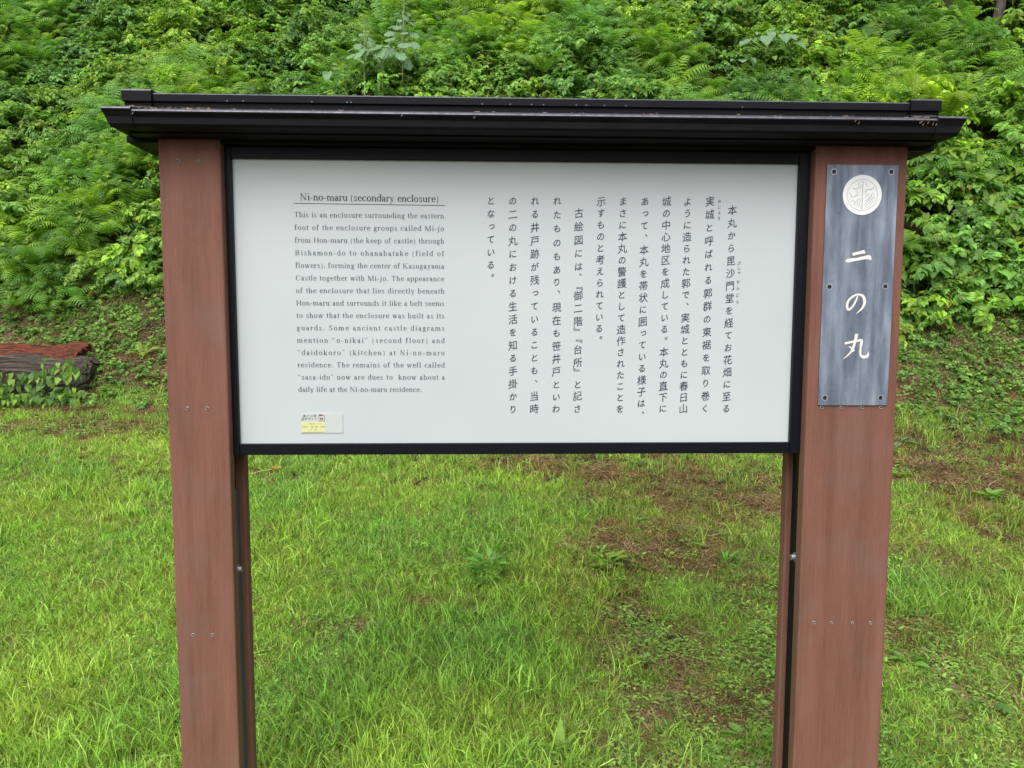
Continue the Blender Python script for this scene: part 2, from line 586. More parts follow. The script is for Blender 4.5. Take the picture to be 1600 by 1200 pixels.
def scatter(name, meshes, P, EUL, S, IDX, TINT):
    pc = bpy.data.collections.new(name + '_kinds')
    for i, m in enumerate(meshes):
        po = bpy.data.objects.new('%s_kind_%02d' % (name, i), m)
        pc.objects.link(po)
    me = bpy.data.meshes.new(name)
    n = len(P)
    me.vertices.add(n)
    me.vertices.foreach_set('co', np.asarray(P, np.float32).ravel())
    a = me.attributes.new('rot', 'FLOAT_VECTOR', 'POINT'); a.data.foreach_set('vector', np.asarray(EUL, np.float32).ravel())
    a = me.attributes.new('scl', 'FLOAT', 'POINT'); a.data.foreach_set('value', np.asarray(S, np.float32))
    a = me.attributes.new('idx', 'INT', 'POINT'); a.data.foreach_set('value', np.asarray(IDX, np.int32))
    a = me.attributes.new('tint', 'FLOAT_COLOR', 'POINT')
    a.data.foreach_set('color', np.concatenate([np.asarray(TINT, np.float32), np.ones((n, 1), np.float32)], 1).ravel())
    me.update()
    o = link(name, me)
    ng = bpy.data.node_groups.new(name + '_nodes', 'GeometryNodeTree')
    ng.interface.new_socket('Geometry', in_out='INPUT', socket_type='NodeSocketGeometry')
    ng.interface.new_socket('Geometry', in_out='OUTPUT', socket_type='NodeSocketGeometry')
    gi = ng.nodes.new('NodeGroupInput'); go = ng.nodes.new('NodeGroupOutput')
    ip = ng.nodes.new('GeometryNodeInstanceOnPoints')
    ci = ng.nodes.new('GeometryNodeCollectionInfo')
    ci.inputs['Collection'].default_value = pc
    ci.inputs['Separate Children'].default_value = True
    ci.inputs['Reset Children'].default_value = True
    def attr(nm, t):
        q = ng.nodes.new('GeometryNodeInputNamedAttribute'); q.data_type = t; q.inputs[0].default_value = nm
        return q.outputs[0]
    e = ng.nodes.new('FunctionNodeEulerToRotation')
    L = ng.links.new
    L(attr('rot', 'FLOAT_VECTOR'), e.inputs[0])
    L(gi.outputs[0], ip.inputs['Points']); L(ci.outputs[0], ip.inputs['Instance'])
    ip.inputs['Pick Instance'].default_value = True
    L(attr('idx', 'INT'), ip.inputs['Instance Index'])
    L(e.outputs[0], ip.inputs['Rotation']); L(attr('scl', 'FLOAT'), ip.inputs['Scale'])
    L(ip.outputs[0], go.inputs[0])
    md = o.modifiers.new('scatter', 'NODES'); md.node_group = ng
    return o


def eulers(n, tilt_fwd, jitter):
    """random yaw, then lean towards -Y by tilt_fwd, plus jitter; returns XYZ eulers"""
    out = np.zeros((n, 3))
    yaw = rng.uniform(0, 2 * np.pi, n)
    ax = tilt_fwd + rng.normal(0, jitter, n); ay = rng.normal(0, jitter, n)
    cz, sz = np.cos(yaw), np.sin(yaw); cx, sx = np.cos(ax), np.sin(ax); cy, sy = np.cos(ay), np.sin(ay)
    Rz = np.zeros((n, 3, 3)); Rz[:, 0, 0] = cz; Rz[:, 0, 1] = -sz; Rz[:, 1, 0] = sz; Rz[:, 1, 1] = cz; Rz[:, 2, 2] = 1
    Rx = np.zeros((n, 3, 3)); Rx[:, 0, 0] = 1; Rx[:, 1, 1] = cx; Rx[:, 1, 2] = -sx; Rx[:, 2, 1] = sx; Rx[:, 2, 2] = cx
    Ry = np.zeros((n, 3, 3)); Ry[:, 1, 1] = 1; Ry[:, 0, 0] = cy; Ry[:, 0, 2] = sy; Ry[:, 2, 0] = -sy; Ry[:, 2, 2] = cy
    Rm = Rx @ Ry @ Rz
    out[:, 0] = np.arctan2(Rm[:, 2, 1], Rm[:, 2, 2]); out[:, 1] = -np.arcsin(np.clip(Rm[:, 2, 0], -1, 1)); out[:, 2] = np.arctan2(Rm[:, 1, 0], Rm[:, 0, 0])
    return out


def in_view(x, y, m=1.0):
    d = y + CAMD
    return np.abs(x - 0.035 * d) < 0.72 * d + m


R = random.Random(3)

# --- hillside thicket -------------------------------------------------
N_T = 52000
x = rng.uniform(-17, 17, N_T); y = rng.uniform(4.5, 20, N_T)
d = y - toe(x)
keep = (d > edge_d(x)) & in_view(x, y, 5.5) & (((x - 7.0) / .42) ** 2 + ((y - 8.55) / .35) ** 2 > 1)
x, y, d = x[keep], y[keep], d[keep]
# fewer in hollows so dark gaps stay
mo = mound(x, y)
gap = wav(x, y, 2.9, 41) + 0.6 * wav(x, y, 6.0, 42)
keep = (rng.random(len(x)) < 0.97 - 0.42 * (gap > 0.9)) & (rng.random(len(x)) < np.clip(1.25 - 0.03 * (y - 5), 0.6, 1))
x, y, d, mo = x[keep], y[keep], d[keep], mo[keep]
lev = rng.uniform(0.15, 1.0, len(x)) ** 0.7
z = height(x, y) + mo * lev - 0.16
sp_protos = [sprig(R, 0.30, 0.34, 0.064, 0.037, 9, 11).mesh('leafy', M_LEAF) for _ in range(4)]
sp_small = [sprig(R, 0.26, 0.30, 0.048, 0.026, 9, 12).mesh('leafy_small', M_LEAF) for _ in range(3)]
hearts = [sprig(R, 0.30, 0.32, 0.085, 0.068, 7, 7, 'heart', 0.4).mesh('leafy_heart', M_LEAF) for _ in range(3)]
ferns = [fern_mb(R, 7, 0.44, 0.26, 12).mesh('fern', M_LEAF) for _ in range(4)]
kinds = sp_protos + sp_small + hearts + ferns                       # 0-3, 4-6, 7-9, 10-13
zone = wav(x, y, 1.1, 51); zone2 = wav(x, y, 1.6, 52)
u = rng.random(len(x))
idx = np.where(u < 0.45, rng.integers(0, 4, len(x)), rng.integers(4, 7, len(x)))
idx = np.where((zone > 0.1) & (u < 0.62), rng.integers(10, 14, len(x)), idx)
idx = np.where((x > 3.3) & (y < 7.2) & (u < 0.5) , rng.integers(7, 10, len(x)), idx)
idx = np.where((zone2 > 0.8) & (u > 0.85), rng.integers(7, 10, len(x)), idx)
h1 = wav(x, y, 1.9, 61)[:, None] * 0.5 + rng.normal(0, 0.35, (len(x), 1))
ca = np.array([0.175, 0.370, 0.085]); cb = np.array([0.360, 0.560, 0.085]); cc = np.array([0.120, 0.290, 0.120])
t = np.clip(h1, -1, 1)
tint = np.where(t > 0, ca + (cb - ca) * t, ca + (cc - ca) * (-t)) * np.array([1.14, 1.04, 0.82])
tint = tint * rng.uniform(0.75, 1.25, (len(x), 1))
tint = np.where((idx >= 10)[:, None], tint * np.array([0.86, 0.92, 0.95]), tint)
tint[(idx >= 7) & (idx < 10)] *= np.array([1.15, 1.12, 0.9])
th = scatter('hillside_thicket', kinds, np.stack([x, y, z], 1), eulers(len(x), 0.42, 0.28), rng.uniform(0.65, 1.2, len(x)) * (0.92 + 0.01 * (y - 5)), idx, tint)
tag(th, 'dense green thicket of shrubs, ferns and creepers covering the steep hillside behind the sign', 'undergrowth', kind='stuff')

# --- low weeds on the bank between lawn and thicket ----------------------
n = 73000
x = rng.uniform(-11, 11, n); y = rng.uniform(3.5, 8, n); d = y - toe(x)
cover = wav(x, y, 3.2, 71) + 0.7 * wav(x, y, 8, 72)
keep = (d > -0.25) & (d < edge_d(x) + 0.5) & in_view(x, y, 3.0) & (rng.random(n) < np.clip(0.72 + 0.45 * cover, 0.3, 1)) & (rng.random(n) < 0.62 + 0.25 * (d > edge_d(x) - 0.4))
x, y = x[keep], y[keep]
wk = [weed(R, 12, 0.05, 0.052, 0.032).mesh('bank_weed', M_LEAF) for _ in range(4)] + [clover(R, 22, 0.09, 0.017, 0.05).mesh('bank_clover', M_LEAF) for _ in range(2)] + [blades(R, 22, 0.05, 0.14, 0.004, 0.7).mesh('bank_grass', M_GRASS) for _ in range(2)] + [sprig(R, 0.10, 0.10, 0.04, 0.026, 4, 5).mesh('bank_sprig', M_LEAF) for _ in range(2)]
idx = rng.integers(0, len(wk), len(x))
tint = (np.array([0.17, 0.34, 0.085]) + rng.random((len(x), 1)) * np.array([0.09, 0.09, 0.0])) * rng.uniform(0.7, 1.25, (len(x), 1))
bk = scatter('bank_weeds', wk, np.stack([x, y, height(x, y) + 0.005], 1), eulers(len(x), 0.45, 0.25), rng.uniform(0.45, 1.1, len(x)), idx, tint)
tag(bk, 'low leafy weeds dotted over the brown bank below the thicket', 'weeds', kind='stuff')


# --- lawn ---------------------------------------------------------------------
def blob(x, y, cx, cy, rx, ry, soft=0.35):
    q = np.sqrt(((x - cx) / rx) ** 2 + ((y - cy) / ry) ** 2) + 0.16 * wav(x, y, 7, 90)
    return np.clip((1 - q) / soft, 0, 1)


def lawn_maps(x, y):
    """bareness 0..1, length 0..1, clover 0..1"""
    n1 = wav(x, y, 2.6, 81); n2 = wav(x, y, 6.5, 82); n3 = wav(x, y, 13, 83)
    bare = np.clip(0.16 * n1 + 0.18 * n2 + 0.14 * n3 - 0.20, 0, 1)
    right = np.clip((x - 0.15) / 0.6, 0, 1)
    bare = bare + right * np.clip(0.40 + 0.28 * n1 + 0.28 * n2 + 0.20 * n3, 0, 0.88) * np.clip((6 - y) / 2, 0, 1)
    for b in ((-0.85, 1.51, .20, .10), (-0.47, 1.73, .12, .08), (1.05, 2.3, .7, .42), (1.7, 3.0, .8, .4), (0.75, 1.25, .3, .22), (4.0, 3.3, 1.1, .42), (3.1, 3.5, .7, .3), (-3.6, 4.6, 1.6, .3), (.9, .75, .5, .22), (0.35, 3.6, 0.5, .25), (-3.2, 5.1, 1.2, .18)):
        bare = np.maximum(bare, (0.95 if b[0] > -1 else 0.55) * blob(x, y, *b))
    longg = np.clip(0.35 * n1 + 0.30 * n2, 0, 0.55)
    for b in ((-.45, .55, .75, .85), (-.1, 1.1, .55, .5), (-.9, .2, .8, .5), (-2.0, .7, .8, .6), (2.6, 1.6, .8, .4), (3.3, 4.3, .9, .5), (3.9, 4.2, .5, .4)):
        longg = np.maximum(longg, blob(x, y, *b, 0.6))
    clov = np.clip(right * np.clip((1.9 - y) / .6, 0, 1) * (0.42 + 0.45 * n2), 0, 1)
    clov = np.maximum(clov, 0.7 * blob(x, y, -2.6, 4.7, 2.6, .7)); clov = np.maximum(clov, 0.5 * blob(x, y, -1.9, 1.0, .6, .3))
    bare = np.maximum(bare, 0.9 * np.clip((y - 4.9) / .3, 0, 1) * np.clip((-3.9 - x) / .3, 0, 1))
    return np.clip(bare, 0, 1), longg, clov


def lawn_points(n, y0, y1):
    y = rng.uniform(y0, y1, n); x = rng.uniform(-1, 1, n) * (0.72 * (y + CAMD) + 1.5) + 0.035 * (y + CAMD)
    keep = (y < toe(x) + 0.1)
    return x[keep], y[keep]


short = [blades(R, 30, 0.055, 0.052, 0.0042, 0.9, 0.13).mesh('short_grass', M_GRASS) for _ in range(5)]
mid = [blades(R, 26, 0.05, 0.078, 0.0042, 0.75, 0.06).mesh('mid_grass', M_GRASS) for _ in range(4)]
tall = [blades(R, 20, 0.05, 0.145, 0.0046, 0.75, 0.05, zspread=0.5).mesh('tall_grass', M_GRASS) for _ in range(4)]
dry = [blades(R, 22, 0.05, 0.05, 0.0036, 1.4, 0.95).mesh('dry_grass', M_GRASS) for _ in range(3)]
kinds = short + mid + tall + dry       # 0-4, 5-8, 9-12, 13-15
xs_, ys_ = [], []
for (nn, a, b) in ((5000, -1.6, -0.35), (21000, -0.35, 1.4), (21000, 1.4, 3.2), (20000, 3.2, 6.6)):
    q = lawn_points(nn, a, b); xs_.append(q[0]); ys_.append(q[1])
x = np.concatenate(xs_); y = np.concatenate(ys_)
bare, lg, clv = lawn_maps(x, y)
u = rng.random(len(x))
keep = u > bare * 0.78 + clv * 0.30
x, y, bare, lg, clv = [q[keep] for q in (x, y, bare, lg, clv)]
u = rng.random(len(x))
idx = rng.integers(0, 5, len(x))
idx = np.where(u < 0.42 - 0.35 * clv - 0.3 * bare, rng.integers(5, 9, len(x)), idx)
idx = np.where(rng.random(len(x)) < lg * 0.5, rng.integers(9, 13, len(x)), idx)
idx = np.where(rng.random(len(x)) < 0.07 + 0.6 * bare, rng.integers(13, 16, len(x)), idx)
hv = 0.5 * wav(x, y, 3.1, 91) + 0.35 * wav(x, y, 8, 92) + rng.normal(0, 0.3, len(x))
t = np.clip(hv, -1, 1)[:, None]
ga = np.array([0.385, 0.615, 0.115]); gb = np.array([0.540, 0.700, 0.145]); gc = np.array([0.285, 0.560, 0.140])
tint = np.where(t > 0, ga + (gb - ga) * t, ga + (gc - ga) * (-t))
tint = tint * rng.uniform(0.8, 1.2, (len(x), 1))
tint = tint * (1 - 0.35 * bare[:, None]) + bare[:, None] * np.array([0.03, 0.01, 0.0])
sc_ = rng.uniform(0.7, 1.25, len(x)) * (0.92 + 0.05 * np.clip(y, 0, 6))
gs = scatter('lawn_grass', kinds, np.stack([x, y, height(x, y) - 0.004], 1), eulers(len(x), 0.05, 0.12), sc_, idx, tint)
tag(gs, 'bright green uneven lawn grass with longer tufts and dry patches', 'grass', kind='stuff')

# clover and small weeds in the lawn
x1, y1 = lawn_points(16000, -0.3, 2.6); x2, y2 = lawn_points(7000, 2.6, 6.2)
x = np.concatenate([x1, x2]); y = np.concatenate([y1, y2])
bare, lg, clv = lawn_maps(x, y)
keep = rng.random(len(x)) < 0.05 + 0.60 * clv + 0.16 * bare
x, y = x[keep], y[keep]
ck = [clover(R, 34, 0.07, 0.0085, 0.035).mesh('clover', M_LEAF) for _ in range(4)] + [weed(R, 11, 0.03, 0.028, 0.012).mesh('lawn_weed', M_LEAF) for _ in range(3)]
idx = rng.integers(0, 7, len(x))
tint = (np.array([0.26, 0.46, 0.12]) + rng.random((len(x), 1)) * np.array([0.14, 0.12, 0.02])) * rng.uniform(0.7, 1.25, (len(x), 1))
cs = scatter('lawn_clover', ck, np.stack([x, y, height(x, y) + 0.002], 1), eulers(len(x), 0.05, 0.15), rng.uniform(0.7, 1.3, len(x)), idx, tint)
tag(cs, 'small round leaved clover and weeds creeping through the thin lawn', 'clover', kind='stuff')

# dry straw and dead leaf bits
def straw(R, n=26, rad=0.10):
    mb = MB(); geo = leaf_geo(1, 0.5, 0.3, 0.2, 'round')
    for i in range(n):
        r = rad * math.sqrt(R.random()); az = R.uniform(0, 6.283); c = Vector((r * math.cos(az), r * math.sin(az), 0.004 + 0.012 * R.random()))
        dd = Vector((math.cos(R.uniform(0, 6.28)), math.sin(R.uniform(0, 6.28)), R.uniform(-.15, .25))).normalized() * R.uniform(0.015, 0.05)
        s = dd.cross(Vector((0, 0, 1))).normalized() * 0.0013
        if R.random() < 0.85:
            mb.add([c - dd - s, c - dd + s, c + dd + s, c + dd - s], [(0, 1, 2, 3)], R.uniform(0, 1))
        else:
            put(mb, geo, c, R.uniform(0, 6.28), R.uniform(-.3, .3), R.uniform(-.5, .5), R.uniform(0.012, 0.03), R.uniform(0, 0.6))
    return mb


x1, y1 = lawn_points(30000, -0.3, 6.4)
bare, lg, clv = lawn_maps(x1, y1)
keep = rng.random(len(x1)) < 0.10 + 0.8 * bare
xb = rng.uniform(-9, 9, 34000); yb = rng.uniform(3.5, 8, 34000); db = yb - toe(xb)
kb = (db > -0.3) & (db < edge_d(xb) + 0.5) & in_view(xb, yb, 3.0)
x = np.concatenate([x1[keep], xb[kb]]); y = np.concatenate([y1[keep], yb[kb]])
sk = [straw(R).mesh('straw', M_STRAW) for _ in range(4)]
tint = np.array([[0.30, 0.215, 0.12]]) * rng.uniform(0.35, 1.25, (len(x), 1)) * np.array([1, 1, 1])
tint = np.where(rng.random((len(x), 1)) < 0.35, tint * np.array([0.70, 0.50, 0.38]), tint)
tilt = np.clip((y - toe(x) + 0.3) / 0.6, 0, 1) * 0.72 + 0.04
st = scatter('dry_litter', sk, np.stack([x, y, height(x, y) + 0.006], 1), eulers(len(x), tilt, 0.08), rng.uniform(0.7, 1.3, len(x)), rng.integers(0, 4, len(x)), tint * np.where(y < toe(x), 1.35, 1.0)[:, None])
tag(st, 'pale dry grass clippings and brown leaf litter lying on the ground', 'litter', kind='stuff')


# ================================================================== THE SIGN
sign = empty('information_board', (0, 0.1, 0))
tag(sign, 'roofed wooden information board with a white bilingual panel between two red brown posts', 'sign')


def at_sign(o):                       # children are modelled in world units; the empty stands 0.1 m back
    o.location = (o.location.x, o.location.y - 0.1, o.location.z)
    return o


def part(mb, name, mat, bevel=0.0, smooth=False):
    o = at_sign(mb.build(name, [mat, M_TOP] if mat is M_BLACK else mat, sign, smooth=smooth, bevel=bevel))
    if mat is M_BLACK:
        bmm = bmesh.new(); bmm.from_mesh(o.data); bmesh.ops.recalc_face_normals(bmm, faces=bmm.faces); bmm.to_mesh(o.data); bmm.free()
        # upper faces get a lighter copy of the sheet, sky sheen in its colour
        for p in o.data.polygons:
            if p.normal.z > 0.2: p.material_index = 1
    return o


XL0, XL1, XR0, XR1 = -1.1075, -0.919, 0.936, 1.232
# posts: front boards, back boards, side boards, steel column
boards = {}
for nm, (a, b) in (('l', (XL0, XL1)), ('r', (XR0, XR1))):
    m = MB(); m.box(a, b, 0, 0.045, -0.55, 2.052)
    boards[nm] = part(m, 'front_board', M_WOOD, 0.005)
    m = MB(); m.box(a, b, 0.137, 0.182, -0.55, 2.052)
    part(m, 'back_board', M_WOOD, 0.005)
    m = MB()
    if nm == 'l': m.box(a + 0.004, a + 0.034, 0.047, 0.135, -0.55, 2.05)
    else: m.box(b - 0.034, b - 0.004, 0.047, 0.135, -0.55, 2.05)
    part(m, 'side_board', M_WOOD, 0.003)
m = MB(); m.box(-1.06, -0.936, 0.050, 0.058, -0.55, 0.93); m.box(-0.944, -0.936, 0.058, 0.128, -0.55, 0.93)
part(m, 'steel_channel', M_STEEL, 0.0015)
m = MB(); m.box(-1.06, -0.947, 0.050, 0.132, 0.934, 2.045)
part(m, 'column', M_FRAME, 0.002)
m = MB(); m.box(0.954, 1.19, 0.050, 0.132, -0.55, 2.045)
part(m, 'column', M_FRAME, 0.002)
for (bx, bz, dx) in ((-0.936, 0.665, 1), (0.954, 0.69, -1)):
    m = MB(); m.cyl((bx, 0.085, bz), 0.017, 0.017, 0.003 * dx, 'x', 16); m.cyl((bx + 0.003 * dx, 0.085, bz), 0.013, 0.010, 0.012 * dx, 'x', 12)
    part(m, 'bolt', M_ZINC)


def screw_mesh(r):
    m = MB()
    n = 18
    v, f = [], []
    for (rr, yy) in ((r, -0.0012), (r * 0.72, -0.0022), (r * 0.5, -0.0008), (r * 0.5, 0.003)):
        for i in range(n):
            t = 2 * math.pi * i / n; v.append((rr * math.cos(t), yy, rr * math.sin(t)))
    for k in range(3):
        for i in range(n): f.append((k * n + i, k * n + (i + 1) % n, (k + 1) * n + (i + 1) % n, (k + 1) * n + i))
    m.add(v, f, mi=0)
    m.add([(r * 0.5 * math.cos(2 * math.pi * i / n), -0.0004, r * 0.5 * math.sin(2 * math.pi * i / n)) for i in range(n)], [tuple(range(n))], mi=1)
    return m.mesh('screw', [M_SCREWR, M_DARK])


scm = screw_mesh(0.0058)
for (px, pz) in ((-1.048, 1.98), (-.986, 1.98), (-1.046, 1.217), (-.984, 1.217), (-1.054, .477), (-.992, .476)):
    link('screw', scm, boards['l'], (px, 0, pz))
for (px, pz) in ((.989, .494), (1.048, .493), (1.119, .492), (1.18, .491), (.986, 1.216), (1.05, 1.216), (1.12, 1.216), (1.181, 1.216)):
    link('screw', scm, boards['r'], (px, 0, pz))

# roof
XE0, XE1 = -1.208, 1.33


def extr(prof, xa, xb, taper=None):
    """extrude a (y,z) outline along x; taper(z) pulls the ends in"""
    m = MB(); n = len(prof); v = []
    for s, xx in ((1, xa), (-1, xb)):
        for (yy, zz) in prof: v.append((xx + (s * taper(zz) if taper and xx in (XE0, XE1) else 0), yy, zz))
    f = [(i, n + i, n + (i + 1) % n, (i + 1) % n) for i in range(n)] + [tuple(range(n)), tuple(range(n, 2 * n))[::-1]]
    m.add(v, f); return m


zt, zb = 2.0975, 2.055
def half(o, dz=0.0):
    """front half outline from the eave up to the ridge, then mirrored about y=0.1; o = how much proud"""
    fr = [(-0.086, zb - 0.003), (-0.093, zb - 0.002), (-0.112 - o, zb - o), (-0.119 - o, zb + 0.006), (-0.121 - o, zb + 0.024), (-0.128 - o, zt - 0.010 + dz), (-0.131 - o, zt - 0.007 + dz), (-0.131 - o, zt - 0.003 + dz), (-0.126 - o, zt + 0.003 + dz), (-0.118, zt + 0.004 + dz), (0.03, zt + 0.048 + dz)]
    return fr + [(0.2 - q[0], q[1]) for q in fr[::-1]]


tp = lambda zz: (zt - zz) * 0.4 if zz < zt else 0.0
part(extr(half(0), -1.125, 1.245), 'roof_body', M_BLACK, 0.0012)
part(extr(half(0.004, 0.006), XE0, -1.124, lambda z: tp(z) if True else 0), 'verge_cap', M_BLACK, 0.0012)
part(extr(half(0.004, 0.006), 1.244, XE1, lambda z: tp(z)), 'verge_cap', M_BLACK, 0.0012)
m = MB(); m.box(-1.165, 1.282, -0.062, 0.262, 2.0465, 2.0535)
part(m, 'soffit_board', M_BLACK, 0.001)
m = MB(); m.box(-1.203, 1.318, 0.004, 0.196, 2.036, 2.056)
part(m, 'head_beam', M_BLACK, 0.002)
# ridge
part(extr([(0.045, 2.14), (0.045, 2.168), (0.155, 2.168), (0.155, 2.14)], -1.135, 1.252), 'ridge_base', M_BLACK, 0.001)
part(extr([(0.036, 2.1685), (0.036, 2.190), (0.040, 2.194), (0.160, 2.194), (0.164, 2.190), (0.164, 2.1685)], -1.133, 1.250), 'ridge_cap', M_BLACK, 0.001)
for (a, b) in ((-1.224, -1.134), (1.251, 1.350)):
    m = extr([(0.028, 2.166), (0.028, 2.198), (0.032, 2.203), (0.168, 2.203), (0.172, 2.198), (0.172, 2.166)], a, b)
    e_ = extr([(0.038, 2.140), (0.038, 2.1655), (0.162, 2.1655), (0.162, 2.140)], a + 0.004, b - 0.003); m.add(e_.v, e_.f)
    part(m, 'ridge_end_cap', M_BLACK, 0.0012)

# droplets and catkin bits on the roof edge
m = MB()
for q in range(15):
    xx = R.uniform(-1.1, 1.22); m.cyl((xx, 0.0335, 2.1715), 0.0024, 0.0006, 0.003, 'y', 8)
o = part(m, 'water_drops', plain('water_drop', (0.10, 0.105, 0.12), 0.1)); tag(o, kind='stuff')
m = MB()
for (cx, cnt, sp) in ((-1.08, 16, .035), (-0.955, 12, .02), (-0.93, 8, .03), (0.98, 8, .01), (1.20, 14, .008), (1.20, 8, .02), (.35, 5, .05), (-.3, 8, .3), (.6, 7, .4)):
    for k in range(cnt):
        p = Vector((cx + R.gauss(0, sp), -0.118 + R.uniform(-0.006, 0.03), 0)); p.z = zt + 0.006 + (p.y + .118) * .31 + .001
        if p.x < -1.124 or p.x > 1.244: p.z += .006
        a = R.uniform(0, 6.28); l = R.uniform(.003, .009)
        pts = [p + Vector((math.cos(a + b * 1.2) * l, math.sin(a + b * 1.2) * l * .6, R.uniform(0, .003))) for b in range(3)]
        m.tube(pts, 0.0009, 3)
for (cx, zz) in ((.99, 2.086), (1.0, 2.080), (1.19, 2.085), (1.195, 2.078), (1.21, 2.083), (1.225, 2.08), (-.35, 2.086), (-.14, 2.083), (-1.12, 2.083), (1.185, 2.083), (1.235, 2.078)):
    m.tube([(cx, -.1335, zz), (cx + .004, -.134, zz + .006)], 0.0011, 3)
o = part(m, 'leaf_litter', plain('catkin_bits', (0.33, 0.22, 0.14), 0.8)); tag(o, kind='stuff')

# panel frame and panel
HP = 0.90302; ZT = 1.99906; ZB = ZT - HP
m = MB(); m.box(-.9315, -.9, .034, .10, 1.0595, 2.0350); part(m, 'frame_side', M_FRAME, 0.0015)
m = MB(); m.box(.9, .9345, .034, .10, 1.0595, 2.0350); part(m, 'frame_side', M_FRAME, 0.0015)
m = MB(); m.box(-.8995, .8995, .036, .098, 1.0600, ZB); part(m, 'frame_rail', M_FRAME, 0.0015)
m = MB(); m.box(-.8995, .8995, .036, .098, ZT, 2.0345); part(m, 'frame_rail', M_FRAME, 0.0015)
m = MB(); m.box(-.8998, .8998, .050, .070, ZB - 0.003, ZT + 0.003)
panel = part(m, 'text_panel', M_PANEL)

# ------------------------------------------------------------------ lettering
_gc = {}
_fc = bpy.data.curves.new('letter', 'FONT'); _fc.resolution_u = 3; _fc.fill_mode = 'FRONT'
_fo = bpy.data.objects.new('letter', _fc); COL.objects.link(_fo)


def glyph(ch, bold=0.0):
    if (ch, bold) in _gc: return _gc[(ch, bold)]
    _fc.body = ch; _fc.offset = bold
    bpy.context.view_layer.update()
    me = bpy.data.meshes.new_from_object(_fo.evaluated_get(bpy.context.evaluated_depsgraph_get()))
    v = np.array([(q.co.x, q.co.y) for q in me.vertices]); f = [tuple(p.vertices) for p in me.polygons]
    bpy.data.meshes.remove(me)
    _gc[(ch, bold)] = (v, f)
    return v, f


KANA_SMALL = 'っゃゅょ'


def brush(ch, bold=0.006, lean=0.13):
    """one character in a unit cell centred on 0, strokes rising to the right like brush script"""
    v, f = glyph(ch, bold if ord(ch) < 0x4e00 else 0.0)
    v = v - np.array([0.5, 0.38])
    if ch in '、。':
        v = v + np.array([0.55, 0.52])
    elif ch in '『』':
        v = np.stack([v[:, 1], -v[:, 0]], 1)          # vertical form
        v = v + np.array([0.0, 0.0])
        return v * np.array([0.9, 0.8]), f
    elif ch in KANA_SMALL:
        v = v + np.array([0.1, 0.1])
    kan = ord(ch) > 0x4e00
    k = 1.0 if kan else 0.86
    w = v * k
    # brush shaping: strokes rise, lower right sweeps out, slight narrowing at the top
    xq, yq = w[:, 0].copy(), w[:, 1].copy()
    yq2 = yq + lean * xq - 0.10 * xq * xq
    xq2 = xq * (0.93 - 0.10 * yq) + (0.05 if not kan else 0.0) * yq
    return np.stack([xq2, yq2], 1), f


def flat_text(name, items, plane_y, mat, parent, loc=None):
    """items: (verts2d, faces) already in world x,z"""
    V, F = [], []
    n = 0
    if name == 'text_column':          # a second impression thickens the upright strokes like a brush
        items = [q for it in items for q in (it, (it[0] + np.array([0.00035, -0.0001]), it[1]))]
    for k, (v, f) in enumerate(items):
        for q in v: V.append((q[0], plane_y - 0.00001 * (k % 5), q[1]))
        F += [tuple(i + n for i in g) for g in f]; n += len(v)
    m = mesh_of(name, V, F, mat)
    return link(name, m, parent)


PX, PZ = -0.9, ZT          # panel local origin: top left corner
INKY = 0.0492
COLS = [('本丸から毘沙門堂を経てお花畑に至る', 1.5905, .1467, 1.5883, .7910, None),
        ('実城と呼ばれる郭群の東裾を取り巻く', 1.5170, .1188, 1.5179, .7908, None),
        ('ように造られた郭で、実城とともに春日山', 1.4444, .1202, 1.4455, .7907, None),
        ('城の中心地区を成している。本丸の直下に', 1.3761, .1207, 1.3775, .7905, None),
        ('あって、本丸を帯状に囲っている様子は、', 1.3058, .1211, 1.3057, .8116, None),
        ('まさに本丸の警護として造作されたことを', 1.2351, .1215, 1.2354, .7915, None),
        ('示すものと考えられている。', 1.1650, .1220, 1.1629, .5652, None),
        ('古絵図には、『御二階』『台所』と記さ', 1.0930, .1591, 1.0949, .7912, [332.7, 353.3, 374, 394.5, 415, 431, 446, 460, 479.5, 500, 516, 528, 544.4, 565, 580, 600, 618, 638.6]),
        ('れたものもあり、現在も笹井戸といわ', 1.0235, .1212, 1.0248, .7910, [313.7, 335, 356, 378, 399, 419.8, 438.8, 457, 478, 498.5, 518.3, 538.9, 558.7, 579, 600, 619.6, 638.6]),
        ('れる井戸跡が残っていることも、当時', .9522, .1219, .9528, .7909, None),
        ('の二の丸における生活を知る手掛かり', .8810, .1227, .8835, .7924, None),
        ('となっている。', .8112, .1228, .8108, .3658, None)]
for (s, u0, v0, u1, v1, ys_l) in COLS:
    items = []
    nch = len(s)
    for i, ch in enumerate(s):
        t = i / (nch - 1) if ys_l is None else (ys_l[i] - ys_l[0]) / (ys_l[-1] - ys_l[0])
        v, f = brush(ch)
        size = 0.0330
        cu = u0 + (u1 - u0) * t; cv = v0 + (v1 - v0) * t
        items.append((np.stack([PX + cu + v[:, 0] * size, PZ - cv + v[:, 1] * size], 1), f))
    flat_text('text_column', items, INKY, M_INK, panel)
for (s, u, va, vb) in (('みじょう', 1.5475, .1186, .1733), ('びしゃ', 1.6176, .3159, .3468), ('もん', 1.6165, .3756, .3963), ('どう', 1.6153, .4191, .4419)):
    items = []
    for i, ch in enumerate(s):
        v, f = brush(ch, 0.004); t = i / (len(s) - 1)
        items.append((np.stack([PX + u + v[:, 0] * .0150, PZ - (va + (vb - va) * t) + v[:, 1] * .0150], 1), f))
    flat_text('reading_aid', items, INKY, M_INK, panel)


# --- Latin serif letters drawn stroke by stroke (units: x-height 0.46)
T, TH, XH, CH, AS, DS = 0.088, 0.034, 0.455, 0.66, 0.69, -0.20


